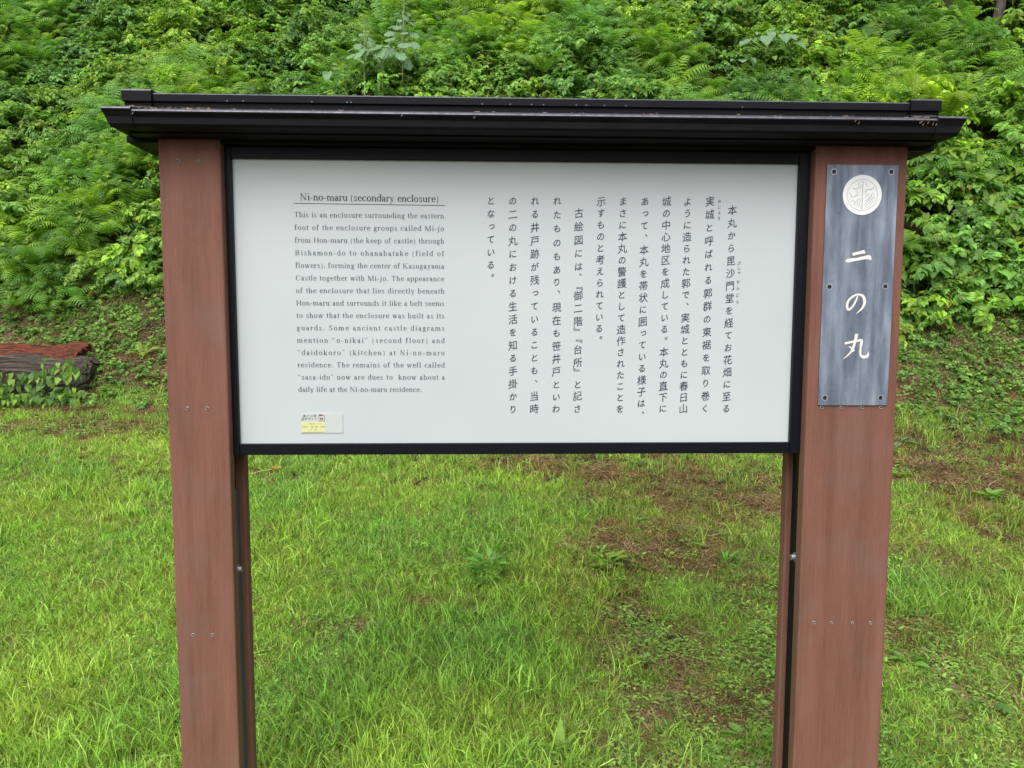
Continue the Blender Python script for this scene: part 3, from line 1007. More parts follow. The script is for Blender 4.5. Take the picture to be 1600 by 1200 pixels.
class G:
    def __init__(s): s.p = []
    def poly(s, pts): s.p.append([tuple(q) for q in pts]); return s
    def rect(s, x0, y0, x1, y1): return s.poly([(x0, y0), (x1, y0), (x1, y1), (x0, y1)])
    def stem(s, x, y0, y1, bot=1, top='f', w=None):
        w = w or T
        s.rect(x, y0, x + w, y1)
        if bot: s.rect(x - 0.055, y0, x + w + 0.055, y0 + 0.028)
        if top == 'f': s.poly([(x - 0.065, y1 - 0.055), (x, y1 - 0.075), (x + w, y1), (x + w * .6, y1 + .01)])
        if top == 'b': s.rect(x - 0.055, y1 - 0.028, x + w + 0.055, y1)
        return s
    def arc(s, cx, cy, rx, ry, a0, a1, wl=None, wr=None, wt=None, n=14):
        wl = wl or T; wr = wr or T; wt = wt or TH
        for i in range(n):
            q = []
            for a in (a0 + (a1 - a0) * i / n, a0 + (a1 - a0) * (i + 1) / n):
                r = math.radians(a); c, sn = math.cos(r), math.sin(r)
                q.append(((cx + rx * c, cy + ry * sn), (cx + (rx - (wr if c > 0 else wl)) * c, cy + (ry - wt) * sn)))
            s.poly([q[0][0], q[1][0], q[1][1], q[0][1]])
        return s
    def line(s, x0, y0, x1, y1, w): return s.poly([(x0 - w / 2, y0), (x0 + w / 2, y0), (x1 + w / 2, y1), (x1 - w / 2, y1)])
    def dot(s, x, y, r=0.055): return s.poly([(x + r * math.cos(k * .785), y + r * math.sin(k * .785)) for k in range(8)])


def serif_glyph(c):
    g = G()
    if c == 'n': g.stem(.07, 0, XH); g.arc(.27, XH - .17, .155, .17, 0, 150, TH); g.stem(.337, 0, .30, 1, ''); return g, .50
    if c == 'h': g.stem(.07, 0, AS); g.arc(.27, XH - .17, .155, .17, 0, 150, TH); g.stem(.337, 0, .30, 1, ''); return g, .50
    if c == 'm':
        g.stem(.07, 0, XH)
        for k in (0, .265): g.arc(.27 + k, XH - .17, .155, .17, 0, 150, TH); g.stem(.337 + k, 0, .30, 1, '')
        return g, .77
    if c == 'u': g.stem(.07, .14, XH, 0); g.arc(.235, .16, .165, .17, 180, 320, T, TH); g.stem(.335, 0, XH, 0); g.rect(.40, 0, .48, .028); return g, .50
    if c == 'r': g.stem(.07, 0, XH); g.arc(.25, XH - .13, .11, .13, 60, 150, TH); g.dot(.315, XH - .065, .05); return g, .36
    if c == 'i': g.stem(.09, 0, XH); g.dot(.134, AS - .06); return g, .27
    if c == 'j': g.stem(.10, -.05, XH, 0); g.arc(.05, -.06, .138, .14, 270, 360, TH); g.dot(.0, -.15, .045); g.dot(.144, AS - .06); return g, .28
    if c == 'l': g.stem(.09, 0, AS); return g, .27
    if c == 'o': g.arc(.25, XH / 2, .215, XH / 2 + .012, 0, 360); return g, .50
    if c == 'c': g.arc(.25, XH / 2, .215, XH / 2 + .012, 55, 330, T, TH); g.dot(.345, XH - .10, .05); return g, .44
    if c == 'e': g.arc(.25, XH / 2, .215, XH / 2 + .012, 0, 325, T, T * .8); g.rect(.10, XH / 2 + .02, .455, XH / 2 + .052); return g, .45
    if c == 'a':
        g.arc(.20, XH - .14, .14, .152, 0, 150, TH, T); g.dot(.095, XH - .12, .045); g.stem(.255, .0, XH - .13, 0, ''); g.rect(.30, 0, .42, .04)
        g.arc(.19, .125, .145, .137, 60, 325, T, TH); return g, .44
    if c == 'd': g.arc(.235, XH / 2, .20, XH / 2 + .012, 40, 320, T, TH); g.stem(.345, 0, AS, 0); g.rect(.40, 0, .49, .028); return g, .50
    if c == 'b': g.stem(.06, 0, AS, 0); g.arc(.27, XH / 2, .20, XH / 2 + .012, -140, 140, TH, T); return g, .50
    if c == 'p': g.stem(.06, DS, XH, 1); g.arc(.27, XH / 2, .20, XH / 2 + .012, -140, 140, TH, T); return g, .50
    if c == 'g':
        g.arc(.22, XH - .145, .16, .157, 0, 360); g.rect(.32, XH - .05, .45, XH - .015); g.line(.13, .16, .12, .06, .05); g.rect(.11, .02, .34, .085)
        g.arc(.235, -.085, .195, .125, 0, 360, .05, .05, .03); return g, .47
    if c == 's':
        g.arc(.19, XH - .13, .125, .142, 40, 200, T * .8, TH); g.arc(.20, .125, .135, .137, -150, 30, TH, T * .8)
        g.poly([(.075, XH - .13), (.12, XH - .20), (.33, .12), (.30, .20)]); g.rect(.28, XH - .14, .31, XH); g.rect(.06, 0, .088, .15); return g, .39
    if c == 't': g.stem(.09, .07, XH + .12, 0, ''); g.rect(.01, XH - .03, .28, XH); g.arc(.20, .09, .11, .10, 180, 310, T, TH); return g, .29
    if c == 'f': g.stem(.09, 0, AS - .12, 1, ''); g.rect(.01, XH - .03, .29, XH); g.arc(.23, AS - .12, .14, .13, 60, 180, T, TH); g.dot(.31, AS - .06, .045); return g, .33
    if c == 'k': g.stem(.06, 0, AS); g.line(.15, .18, .38, XH, .045); g.line(.22, .24, .40, 0, .10); g.rect(.27, XH - .028, .47, XH); g.rect(.30, 0, .50, .028); return g, .50
    if c == 'v' or c == 'y':
        g.line(.10, XH, .26, .0, .09); g.line(.40, XH, .26, 0, .035); g.rect(.01, XH - .028, .20, XH); g.rect(.31, XH - .028, .49, XH)
        if c == 'y': g.line(.265, .02, .16, DS + .03, .04); g.dot(.11, DS + .04, .045)
        return g, .49
    if c == 'w':
        for k in (0, .24): g.line(.09 + k, XH, .21 + k, 0, .085); g.line(.35 + k * .95, XH, .22 + k, 0, .035)
        g.rect(.0, XH - .028, .18, XH); g.rect(.26, XH - .028, .40, XH); g.rect(.51, XH - .028, .68, XH); return g, .69
    if c == 'N': g.stem(.11, 0, CH, 1, 'b', .04); g.line(.13, CH, .56, 0, .10); g.stem(.545, 0, CH, 0, 'b', .04); return g, .72
    if c == 'T': g.stem(.26, 0, CH, 1, ''); g.rect(.03, CH - .036, .58, CH); g.rect(.03, CH - .15, .058, CH); g.rect(.552, CH - .15, .58, CH); return g, .61
    if c == 'M': g.stem(.10, 0, CH, 1, 'b', .038); g.line(.14, CH, .42, 0, .10); g.line(.70, CH, .43, 0, .036); g.stem(.68, 0, CH, 1, 'b', .088); return g, .88
    if c == 'H': g.stem(.09, 0, CH, 1, 'b'); g.stem(.54, 0, CH, 1, 'b'); g.rect(.17, .32, .55, .355); return g, .72
    if c == 'B':
        g.stem(.09, 0, CH, 1, 'b'); g.arc(.30, CH - .165, .22, .165, -90, 90); g.arc(.31, .175, .25, .175, -90, 90)
        g.rect(.15, CH - .034, .31, CH); g.rect(.15, .315, .31, .35); g.rect(.15, 0, .31, .034); return g, .65
    if c == 'K': g.stem(.09, 0, CH, 1, 'b'); g.line(.18, .26, .55, CH, .045); g.line(.29, .36, .59, 0, .11); g.rect(.42, CH - .028, .68, CH); g.rect(.44, 0, .72, .028); return g, .72
    if c == 'C': g.arc(.35, CH / 2, .31, CH / 2 + .012, 40, 322, T, TH); g.rect(.575, CH - .21, .605, CH); return g, .66
    if c == 'S':
        g.arc(.26, CH - .175, .19, .187, 35, 210, T, TH); g.arc(.27, .175, .20, .187, -145, 30, TH, T)
        g.poly([(.075, CH - .19), (.14, CH - .28), (.47, .17), (.42, .27)]); g.rect(.42, CH - .2, .45, CH); g.rect(.05, 0, .08, .2); return g, .54
    if c == '(': g.arc(.33, .22, .26, .46, 125, 235, .065, TH, .01); return g, .33
    if c == ')': g.arc(.0, .22, .26, .46, -55, 55, TH, .065, .01); return g, .33
    if c == '-': g.rect(.04, .19, .29, .24); return g, .33
    if c == '.': g.dot(.12, .045, .052); return g, .25
    if c == ',': g.dot(.12, .045, .052); g.poly([(.10, .0), (.17, .03), (.15, -.07), (.08, -.12)]); return g, .25
    if c == '“':
        for k in (0, .17): g.dot(.09 + k, AS - .17, .045); g.poly([(.045 + k, AS - .17), (.10 + k, AS - .14), (.14 + k, AS - .01), (.09 + k, AS - .04)])
        return g, .42
    if c == '”':
        for k in (0, .17): g.dot(.10 + k, AS - .05, .045); g.poly([(.10 + k, AS - .09), (.145 + k, AS - .05), (.12 + k, AS - .14), (.05 + k, AS - .20)])
        return g, .42
    return g, .27


def latin_line(s, u0, v0, u1, v1, em, weight=1.0, mat=M_INK, name='text_line', fit=True):
    """set s on the baseline from (u0,v0) to (u1,v1) in panel units, letter-spaced to fill the width"""
    gl = [serif_glyph(c) for c in s]
    nat = sum(w for _, w in gl) * em
    gap = (u1 - u0 - nat) / max(1, len(s) - 1) if fit else 0
    V, F = [], []
    xq = 0; k = 0
    for c, (g, w) in zip(s, gl):
        for P_ in g.p:
            n0 = len(V)
            for (a, b) in P_:
                uu = u0 + xq + a * em
                vv = v0 + (v1 - v0) * (uu - u0) / (u1 - u0) - b * em
                V.append((PX + uu, INKY - 0.00004 * (k % 9), PZ - vv))
            F.append(tuple(range(n0, len(V)))); k += 1
        xq += w * em + gap
    return link(name, mesh_of(name, V, F, mat), panel)


T, TH = 0.108, 0.05
latin_line('Ni-no-maru (secondary enclosure)', .2075, .1262, .6463, .1290, .0325, mat=M_INK2, name='title_line')
T, TH = 0.088, 0.034
m = MB(); m.add([(PX + .1877, INKY, PZ - .1350), (PX + .6645, INKY, PZ - .1381), (PX + .6645, INKY, PZ - .1399), (PX + .1877, INKY, PZ - .1368)], [(0, 1, 2, 3)])
m.build('title_rule', M_INK2, panel)
EN = ['This is an enclosure surrounding the eastern', 'foot of the enclosure groups called Mi-jo', 'from Hon-maru (the keep of castle) through',
      'Bishamon-do to ohanabatake (field of', 'flowers), forming the center of Kasugayama', 'Castle together with Mi-jo. The appearance',
      'of the enclosure that lies directly beneath', 'Hon-maru and surrounds it like a belt seems', 'to show that the enclosure was built as its',
      'guards. Some ancient castle diagrams', 'mention “o-nikai” (second floor) and', '“daidokoro” (kitchen) at Ni-no-maru',
      'residence. The remains of the well called', '“sasa-ido” now are dues to  know about a', 'daily life at the Ni-no-maru residence.']
for i, s in enumerate(EN):
    vb = .1788 + i * (.7345 - .1788) / 14
    latin_line(s, .1885, vb, .6622 if i < 14 else .5873, vb + .0006, .0242)

# sticker with small print (its square code is left out)
stk = MB(); stk.box(PX + .1945, PX + .3300, 0.0478, 0.0499, PZ - .8690, PZ - .8060)
stk = part(stk, 'sticker', plain('white_sticker', (0.51, 0.555, 0.555), 0.3))
m = MB(); m.box(PX + .1965, PX + .2740, 0.0474, 0.0477, PZ - .8680, PZ - .8325)
m.build('yellow_strip', plain('pale_yellow_print', (0.62, 0.64, 0.33), 0.4), stk)


def small_text(s, u0, u1, v, size, mat, yy=0.04735, lean=.1):
    items = []
    for i, ch in enumerate(s):
        if ch == ' ': continue
        g, f = brush(ch, 0.01, lean); t = (i + .5) / len(s)
        items.append((np.stack([PX + u0 + (u1 - u0) * t + g[:, 0] * size, PZ - v + g[:, 1] * size], 1), f))
    return flat_text('sticker_text', items, yy, mat, stk)


M_STT = plain('dark_green_print', (0.03, 0.06, 0.05), 0.5); M_STY = plain('olive_print', (0.16, 0.17, 0.04), 0.5); M_STR = plain('brown_red_print', (0.20, 0.07, 0.06), 0.5)
small_text('春日山城', .2015, .2470, .8135, .0105, M_STT, 0.0476)
small_text('音声ガイド', .1965, .2490, .8235, .0105, M_STT, 0.0476)
small_text('ここの案内がこちら', .2060, .2620, .8390, .0062, M_STY)
small_text('史跡文・直江屋・解説', .1970, .2730, .8485, .0074, M_STY)
small_text('（日・英）', .2150, .2550, .8580, .0062, M_STY)
m = MB(); m.box(PX + .1985, PX + .2700, 0.0472, 0.04735, PZ - .8668, PZ - .8658); m.build('sticker_rule', M_STY, stk)
m = MB()
for (a, b, c, d_) in ((.2530, .2725, .8120, .8133), (.2530, .2725, .8295, .8308), (.2530, .2542, .8120, .8308), (.2713, .2725, .8120, .8308), (.2540, .2660, .8085, .8118), (.2570, .2600, .8180, .8270), (.2620, .2670, .8190, .8262)):
    m.box(PX + a, PX + b, 0.0474, 0.04765, PZ - d_, PZ - c)
m.build('house_mark', M_STR, stk)

# ------------------------------------------------------------------ name plate on the right post
m = MB(); m.box(.9715, 1.2005, -0.0055, -0.0005, 1.2235, 1.9885)
plate = part(m, 'name_plate', M_PLATE, 0.0012)
PY = -0.0058


def plate_char(ch, cx, cz, w, h, name='plate_character'):
    for bold, dy, mat in ((0.040, 0.0, M_GREYO), (0.030, -0.0004, M_OFF)):
        v, f = brush(ch, bold, 0.10)
        lo, hi = v.min(0), v.max(0); c = (lo + hi) / 2; sx = w / (hi[0] - lo[0]); sy = h / (hi[1] - lo[1])
        if bold > .035: sx *= 1.05; sy *= 1.04 if ch != '二' else 1.10
        v = (v - c) * np.array([sx, sy]) + np.array([cx, cz])
        flat_text(name if bold < .035 else 'character_outline', [(v, f)], PY + dy, mat, plate)


# 二 drawn as two brush strokes, the other two from the type
def stroke(pts, ws, n=10):
    """brush stroke: ribbon through pts with widths ws"""
    P_ = []
    for i in range(len(pts) - 1):
        for k in range(n):
            t = k / n; a = np.array(pts[max(i - 1, 0)], float); b = np.array(pts[i], float); c = np.array(pts[i + 1], float); d_ = np.array(pts[min(i + 2, len(pts) - 1)], float)
            q = 0.5 * ((2 * b) + (-a + c) * t + (2 * a - 5 * b + 4 * c - d_) * t * t + (-a + 3 * b - 3 * c + d_) * t ** 3)
            P_.append((q, ws[i] + (ws[i + 1] - ws[i]) * t))
    P_.append((np.array(pts[-1], float), ws[-1]))
    V, F = [], []
    for i, (q, w) in enumerate(P_):
        d_ = P_[min(i + 1, len(P_) - 1)][0] - P_[max(i - 1, 0)][0]; d_ = d_ / (np.linalg.norm(d_) + 1e-9); nn = np.array([-d_[1], d_[0]])
        V += [q + nn * w / 2, q - nn * w / 2]
    for i in range(len(P_) - 1): F.append((2 * i, 2 * i + 1, 2 * i + 3, 2 * i + 2))
    return np.array(V), F


PC = {
 'ni': (1.0835, 1.696, .001, [([(-20, 12), (-10, 15), (5, 18), (15, 20), (20, 15)], [8, 8, 8, 11, 2]), ([(-42, -11), (-33, -7), (-6, -3), (18, 2), (34, 3), (40, -5)], [2, 11, 8, 9, 13, 2])]),
 'no': (1.0825, 1.5505, .001, [([(4, 29), (-2, 10), (-14, -10), (-25, -17), (-30, -4), (-24, 14), (-8, 27), (8, 31), (22, 24), (27, 6), (20, -12), (2, -30)], [3, 5, 5, 7, 7, 6, 5, 5, 8, 8, 6, 1])]),
 'maru': (1.0860, 1.4125, .001, [([(2, 43), (-2, 20), (-12, -12), (-38, -38)], [9, 8, 6, 1]), ([(-36, 12), (-14, 17), (10, 22), (19, 20), (17, 0), (17, -22), (26, -31), (40, -28), (43, -14)], [6, 6, 6, 9, 6, 6, 9, 9, 1]), ([(-22, 3), (-13, -3), (-5, -13)], [1, 6, 9])]),
}
for nm_, (cx, cz, sc1, strokes) in PC.items():
    for grow, dy, mat, onm in ((1.8, 0.0, M_GREYO, 'character_outline'), (0.0, -0.0004, M_OFF, 'plate_character')):
        V, F = [], []
        for si, (pts, ws) in enumerate(strokes):
            v, f = stroke(pts, [w * 1.15 + grow for w in ws])
            n0 = len(V); V += [(cx + q[0] * sc1, PY + dy - .00005 * si, cz + q[1] * sc1) for q in v]; F += [tuple(i + n0 for i in q) for q in f]
        link(onm, mesh_of(onm, V, F, mat), plate)

# round crest: white disc, inner ring line and fine grey drawing
ecx, ecz, er = 1.0865, 1.8945, 0.0625
m = MB(); n = 48
m.cyl((ecx, PY - .0012, ecz), er, er, 0.0014, 'y', n)
emb = m.build('crest', M_WHITE, plate)


def ring(r0, r1, yy, nm, mat, parent):
    V = []; F = []
    for i in range(n):
        t = 2 * math.pi * i / n; V += [(ecx + r0 * math.cos(t), yy, ecz + r0 * math.sin(t)), (ecx + r1 * math.cos(t), yy, ecz + r1 * math.sin(t))]
    for i in range(n): j = (i + 1) % n; F.append((2 * i, 2 * j, 2 * j + 1, 2 * i + 1))
    return V, F


ev, ef = ring(er * .765, er * .79, PY - .0016, '', M_GREYL, plate)
CR = [([(0, 46), (0, 20), (0, -46)], [2.6, 3.2, 2.6]),
      ([(-6, 44), (-14, 36), (-12, 26)], [1.5, 2, 1]), ([(6, 44), (12, 34), (14, 24)], [1, 2, 1]), ([(-2, 30), (-8, 22), (-12, 14)], [1, 1.8, 1]),
      ([(-32, 22), (-24, 18), (-14, 24), (-4, 34)], [2.5, 3, 2, 1]), ([(38, 24), (28, 18), (16, 16), (4, 8)], [2, 4, 2.5, 1]),
      ([(-44, 10), (-40, 2), (-36, -4), (-42, -14)], [1, 2, 2, 1]), ([(-36, -4), (-28, -6), (-20, -2), (-12, 0)], [1, 2, 3, 1]),
      ([(-40, -22), (-30, -18), (-22, -24), (-14, -14), (-4, -14)], [1, 2, 2, 2, 1]), ([(-22, -24), (-26, -30), (-20, -34)], [1, 2, 1]), ([(-12, -18), (-16, -28), (-10, -40)], [1, 2, 1]), ([(-6, -16), (-8, -28), (-4, -42)], [1, 1.6, 1]),
      ([(-12, 2), (-11, 2), (-10, 1)], [3, 4, 3]), ([(10, 2), (11, 2), (12, 1)], [3, 4, 3]), ([(18, 1), (19, 1), (20, 0)], [2, 3, 2]),
      ([(34, 8), (28, -6), (18, -20), (6, -34)], [1, 3, 2.5, 1]), ([(38, 0), (32, -12), (22, -26), (10, -40)], [1, 2.5, 2, 1]), ([(26, 0), (18, -12), (8, -22)], [1, 2, 1]), ([(22, 6), (14, -4), (6, -10)], [1, 2, 1]),
      ([(40, -8), (36, -18), (26, -34), (16, -42)], [1, 1.5, 1.5, 1]), ([(8, 20), (12, 12), (8, 4)], [1, 2, 1]), ([(-22, 14), (-16, 8), (-20, 0)], [1, 2, 1])]
for si, (pts, ws) in enumerate(CR):
    v, f = stroke([(a * .78, b * .78) for a, b in pts], [w * .75 for w in ws], 6)
    n0 = len(ev); s_ = er / 50
    ev += [(ecx + q[0] * s_, PY - .0017 - .00001 * si, ecz + q[1] * s_) for q in v]; ef += [tuple(i + n0 for i in q) for q in f]
link('crest_drawing', mesh_of('crest_drawing', ev, ef, M_GREYL), plate)
mm = MB()
for i in range(1):
    mm.cyl((0, -0.0015, 0), 0.0068, 0.0060, 0.0016, 'y', 6)
bm_ = mm.mesh('plate_bolt', M_DARK)
ringm = MB()
v = []; f = []
for k, rr in enumerate((.0072, .0098)):
    for i in range(20): v.append((rr * math.cos(i * math.pi / 10), -.0002, rr * math.sin(i * math.pi / 10)))
for i in range(20): f.append((i, (i + 1) % 20, 20 + (i + 1) % 20, 20 + i))
ringm.add(v, f); ring_m = ringm.mesh('washer', plain('pale_washer', (.42, .43, .47), .4, .4))
for (px, pz) in ((.993, 1.966), (1.177, 1.967), (.993, 1.606), (1.175, 1.608), (.992, 1.249), (1.176, 1.249)):
    link('plate_bolt', bm_, plate, (px, PY, pz)); link('washer', ring_m, plate, (px, PY, pz))
COL.objects.unlink(_fo); bpy.data.objects.remove(_fo)
# ================================================================== PLANTS AND OBJECTS ONE CAN POINT AT
def hz(x, y): return float(height(x, y))


def canopy(x, y, k=0.9): return hz(x, y) + float(mound(np.array(x), np.array(y))) * k


RP = random.Random(77)
L_FRESH = leaf_mat('fresh_vine_leaf', (0.26, 0.42, 0.07), dead_at=2, trans=0.4)
L_MIDG = leaf_mat('mid_green_vine_leaf', (0.15, 0.30, 0.075), dead_at=2, trans=0.4)
L_PALE = leaf_mat('pale_blue_green_leaf', (0.23, 0.38, 0.22), dead_at=2, trans=0.35, rough=0.6)
L_WEED = leaf_mat('bright_weed_leaf', (0.20, 0.42, 0.08), dead_at=2, trans=0.4)
L_FERN = leaf_mat('fern_frond_green', (0.20, 0.36, 0.08), dead_at=2, trans=0.4)
L_FERNY = leaf_mat('yellow_green_fern_frond', (0.30, 0.44, 0.07), dead_at=2, trans=0.4)
L_DEAD = leaf_mat('withered_orange_frond', (0.26, 0.12, 0.045), dead_at=2, trans=0.2)
M_PSTEM = plain('pale_green_stem', (0.30, 0.36, 0.20), 0.6)
M_TWIG = plain('grey_brown_twig', (0.28, 0.20, 0.13), 0.8)


def leaf_mesh(name, mat, L, W, fold, droop, kind, serr=0):
    v, f = leaf_geo(L, W, fold, droop, kind)
    return mesh_of(name, v, f, mat, True, [RP.uniform(0.25, 0.75)] * len(v))


def fan_leaf(mat, L, lobes=7):
    """rounded leaf with deep blunt lobes, cupped, standing on its stalk at the origin"""
    n_ = 42; V = [(0, .12 * L, 0)]; c0 = RP.uniform(.1, .3)
    for ring_ in (.5, 1.0):
        for i in range(n_):
            th = -math.pi * .5 + 2 * math.pi * (i + .5) / n_
            u_ = (th + math.pi * .5) / (2 * math.pi)
            r_ = L * .52 * (.80 + .20 * abs(math.cos(lobes * math.pi * u_)) ** .6 * 1.0 + .05 * math.cos(lobes * 6 * math.pi * u_)) * (1 - .45 * math.exp(-((u_ - .0) / .05) ** 2) - .45 * math.exp(-((u_ - 1.) / .05) ** 2))
            r_ = r_ if ring_ == 1 else r_ * .5
            x_, y_ = r_ * math.cos(th), r_ * math.sin(th) + .45 * L * (ring_ if ring_ == 1 else .6)
            V.append((x_, y_, -c0 * (x_ * x_ + (y_ - .3 * L) ** 2) / L * 1.6 + .03 * L * math.sin(th * lobes)))
    F = [(0, 1 + i, 1 + (i + 1) % n_) for i in range(n_)] + [(1 + i, 1 + n_ + i, 1 + n_ + (i + 1) % n_, 1 + (i + 1) % n_) for i in range(n_)]
    return mesh_of('leaf', V, F, mat, True, [RP.uniform(.35, .65)] * len(V))


def leaf_set(mat, L, W, kind, n=5, droop=0.35):
    if kind == 'lobed': return [fan_leaf(mat, L * RP.uniform(.85, 1.1), RP.choice((5, 7, 7, 9))) for _ in range(n)]
    return [leaf_mesh('leaf', mat, L * RP.uniform(.85, 1.15), W * RP.uniform(.85, 1.1), RP.uniform(.1, .35), droop * RP.uniform(.6, 1.4), kind) for _ in range(n)]


def creeper(name, label, cat, loc, spots, meshes, smin=.7, smax=1.25, stems=None):
    t = empty(name, loc); tag(t, label, cat)
    for (p, yaw, pitch, roll) in spots:
        o = link('leaf', RP.choice(meshes), t, (p[0] - loc[0], p[1] - loc[1], p[2] - loc[2]))
        o.rotation_euler = Matrix([list(r) for r in rotm(yaw, pitch, roll)]).to_euler()
        o.scale = [RP.uniform(smin, smax)] * 3
    if stems:
        m = MB()
        for s in stems: m.tube([(q[0] - loc[0], q[1] - loc[1], q[2] - loc[2]) for q in s], 0.004, 4)
        m.build('stem', M_STEM, t)
    return t


def curtain(n, x0, x1, y0, y1, k=1.0, out=0.12):
    sp = []
    for i in range(n):
        x_, y_ = RP.uniform(x0, x1), RP.uniform(y0, y1)
        if y_ - float(toe(np.array(x_))) < float(edge_d(np.array(x_))) - .05: y_ += .3
        z_ = canopy(x_, y_, k) + RP.uniform(-.05, out)
        sp.append(((x_, y_ - 0.05, z_), math.pi + RP.uniform(-1.0, 1.0), RP.uniform(-1.25, -.25), RP.uniform(-.35, .35)))
    return sp


def trail(x0, y0, x1, y1, k=1.0):
    return [(x0 + (x1 - x0) * t / 6, y0 + (y1 - y0) * t / 6, canopy(x0 + (x1 - x0) * t / 6, y0 + (y1 - y0) * t / 6, k) + .03 + .05 * math.sin(t)) for t in range(7)]


fresh = leaf_set(L_FRESH, .105, .082, 'heart')
midg = leaf_set(L_MIDG, .125, .115, 'heart')
creeper('climbing_vine', 'light green heart leaved vine hanging over the thicket right of the name plate', 'vine', (4.9, 5.9, canopy(4.9, 5.9)),
        curtain(120, 4.1, 5.9, 5.5, 6.5), fresh, stems=[trail(4.2, 5.6, 5.0, 6.3), trail(5.6, 5.6, 5.2, 6.4)])
creeper('kudzu_vine', 'darker broad round leaved vine at the foot of the thicket near the right edge', 'vine', (4.9, 5.3, canopy(4.9, 5.3)),
        curtain(60, 4.1, 5.7, 5.15, 5.6, .8), midg, stems=[trail(4.3, 5.2, 5.1, 5.7, .6)])
creeper('climbing_vine', 'yellow green vine spreading over the thicket above the right roof corner', 'vine', (4.6, 7.6, canopy(4.6, 7.6)),
        curtain(70, 3.6, 5.6, 7.2, 8.2), fresh, .6, 1.0, stems=[trail(3.8, 7.3, 4.8, 8.0)])
creeper('climbing_vine', 'leafy green vine at the lower edge of the thicket beside the left post', 'vine', (-3.7, 6.6, canopy(-3.7, 6.6)),
        curtain(60, -4.3, -3.1, 6.35, 7.1), leaf_set(L_MIDG, .085, .05, 'ovate'), stems=[trail(-4.2, 6.5, -3.4, 7.0)])

# weathered log at the left edge
m_b, nt, b = new_mat('grey_weathered_bark')
vv = mapping(nt, (0.9, 12, 12)); g = noise(nt, vv, 4, 8, .75)
nt.links.new(ramp(nt, g, [(.38, (.012, .009, .006)), (.52, (.055, .040, .030)), (.62, (.13, .11, .095)), (.74, (.34, .33, .31))]), b.inputs['Base Color']); b.inputs['Roughness'].default_value = .85
bump(nt, b, g, .8, .02)
m_r, nt, b = new_mat('red_rotten_heartwood')
vv = mapping(nt, (1.6, 22, 22)); g = noise(nt, vv, 3.2, 8, .75)
nt.links.new(ramp(nt, g, [(.40, (.010, .005, .004)), (.48, (.10, .022, .010)), (.6, (.30, .065, .024)), (.72, (.36, .20, .12))]), b.inputs['Base Color']); b.inputs['Roughness'].default_value = .9
bump(nt, b, g, 1.0, .03)
LX, LY = -5.0, 5.72
lz = hz(LX, LY - .15) - .05
log = empty('fallen_log', (LX, LY, lz)); tag(log, 'weathered grey log with red rotten top lying at the foot of the bank', 'log')
def log_strip(prof, name, mat, x0=-1.5, x1=.74, seg=90, rough=.010, sub=4, endround=.16, seed=1):
    """long split timber: fine lengthwise fibres, broken right end"""
    pf = []
    for j in range(len(prof) - 1):
        for k in range(sub):
            t_ = k / sub; pf.append((prof[j][0] * (1 - t_) + prof[j + 1][0] * t_, prof[j][1] * (1 - t_) + prof[j + 1][1] * t_))
    pf.append(prof[-1]); n_ = len(pf); V, F = [], []
    rr_ = np.random.default_rng(seed); fib = rr_.normal(0, rough, n_); cy_ = sum(p[0] for p in pf) / n_; cz_ = sum(p[1] for p in pf) / n_
    endx = rr_.uniform(-.10, .03, n_)
    for i in range(seg + 1):
        t_ = i / seg; xx = x0 + (x1 - x0) * t_
        e = max(0, (xx - (x1 - endround)) / endround); sh = 1 - .30 * e ** 2.5
        low = .030 * math.sin(xx * 3.1 + seed) + .018 * math.sin(xx * 8.3 + seed * 2)
        for j, (py, pz) in enumerate(pf):
            w = math.sin(xx * 5 + j * .9 + seed) * rough * .7 + rr_.normal(0, rough * .30)
            V.append((xx + (endx[j] if i == seg else 0), cy_ + (py - cy_) * sh + fib[j] + w, cz_ + (pz - cz_) * sh + low + fib[j] * .8 + w))
    for i in range(seg):
        for j in range(n_ - 1): F.append((i * n_ + j, (i + 1) * n_ + j, (i + 1) * n_ + j + 1, i * n_ + j + 1))
    F.append(tuple(range(n_))[::-1]); F.append(tuple(seg * n_ + j for j in range(n_)))
    return link(name, mesh_of(name, V, F, mat, False), log)
log_strip([(-.16, -.08), (-.25, .04), (-.29, .16), (-.275, .28), (-.24, .37), (-.17, .425), (-.08, .44), (.2, .40), (.30, .2), (.25, -.05)], 'bark', m_b)
log_strip([(-.19, .38), (-.165, .445), (-.12, .470), (-.10, .450), (-.05, .495), (0, .53), (.03, .51), (.09, .56), (.15, .59), (.2, .55), (.25, .38)], 'rotten_heartwood', m_r, -1.5, .60, 100, .014, 3, .3, 5)
log_strip([(-.215, .36), (-.20, .425), (-.185, .43), (-.17, .36)], 'grey_splinter', m_b, -1.2, .15, 40, .006, 3, .5, 8)
sp = []
for i in range(300):
    xx = RP.uniform(-5.7, -4.18); f_ = RP.random() ** 1.1
    zz = lz + .0 + .37 * f_ * (1.25 if xx > -4.62 or xx < -5.1 else .86); sp.append(((xx, LY - .38 + RP.uniform(-.08, .02) - .12 * (1 - f_), zz), math.pi + RP.uniform(-.9, .9), RP.uniform(-1.45, -.55), RP.uniform(-.4, .4)))
creeper('ivy_creeper', 'heart leaved creeper climbing the front of the fallen log', 'creeper', (LX, LY - .4, lz), sp, leaf_set(L_MIDG, .082, .066, 'heart') + leaf_set(L_FRESH, .078, .06, 'heart', 3), .5, 1.2)

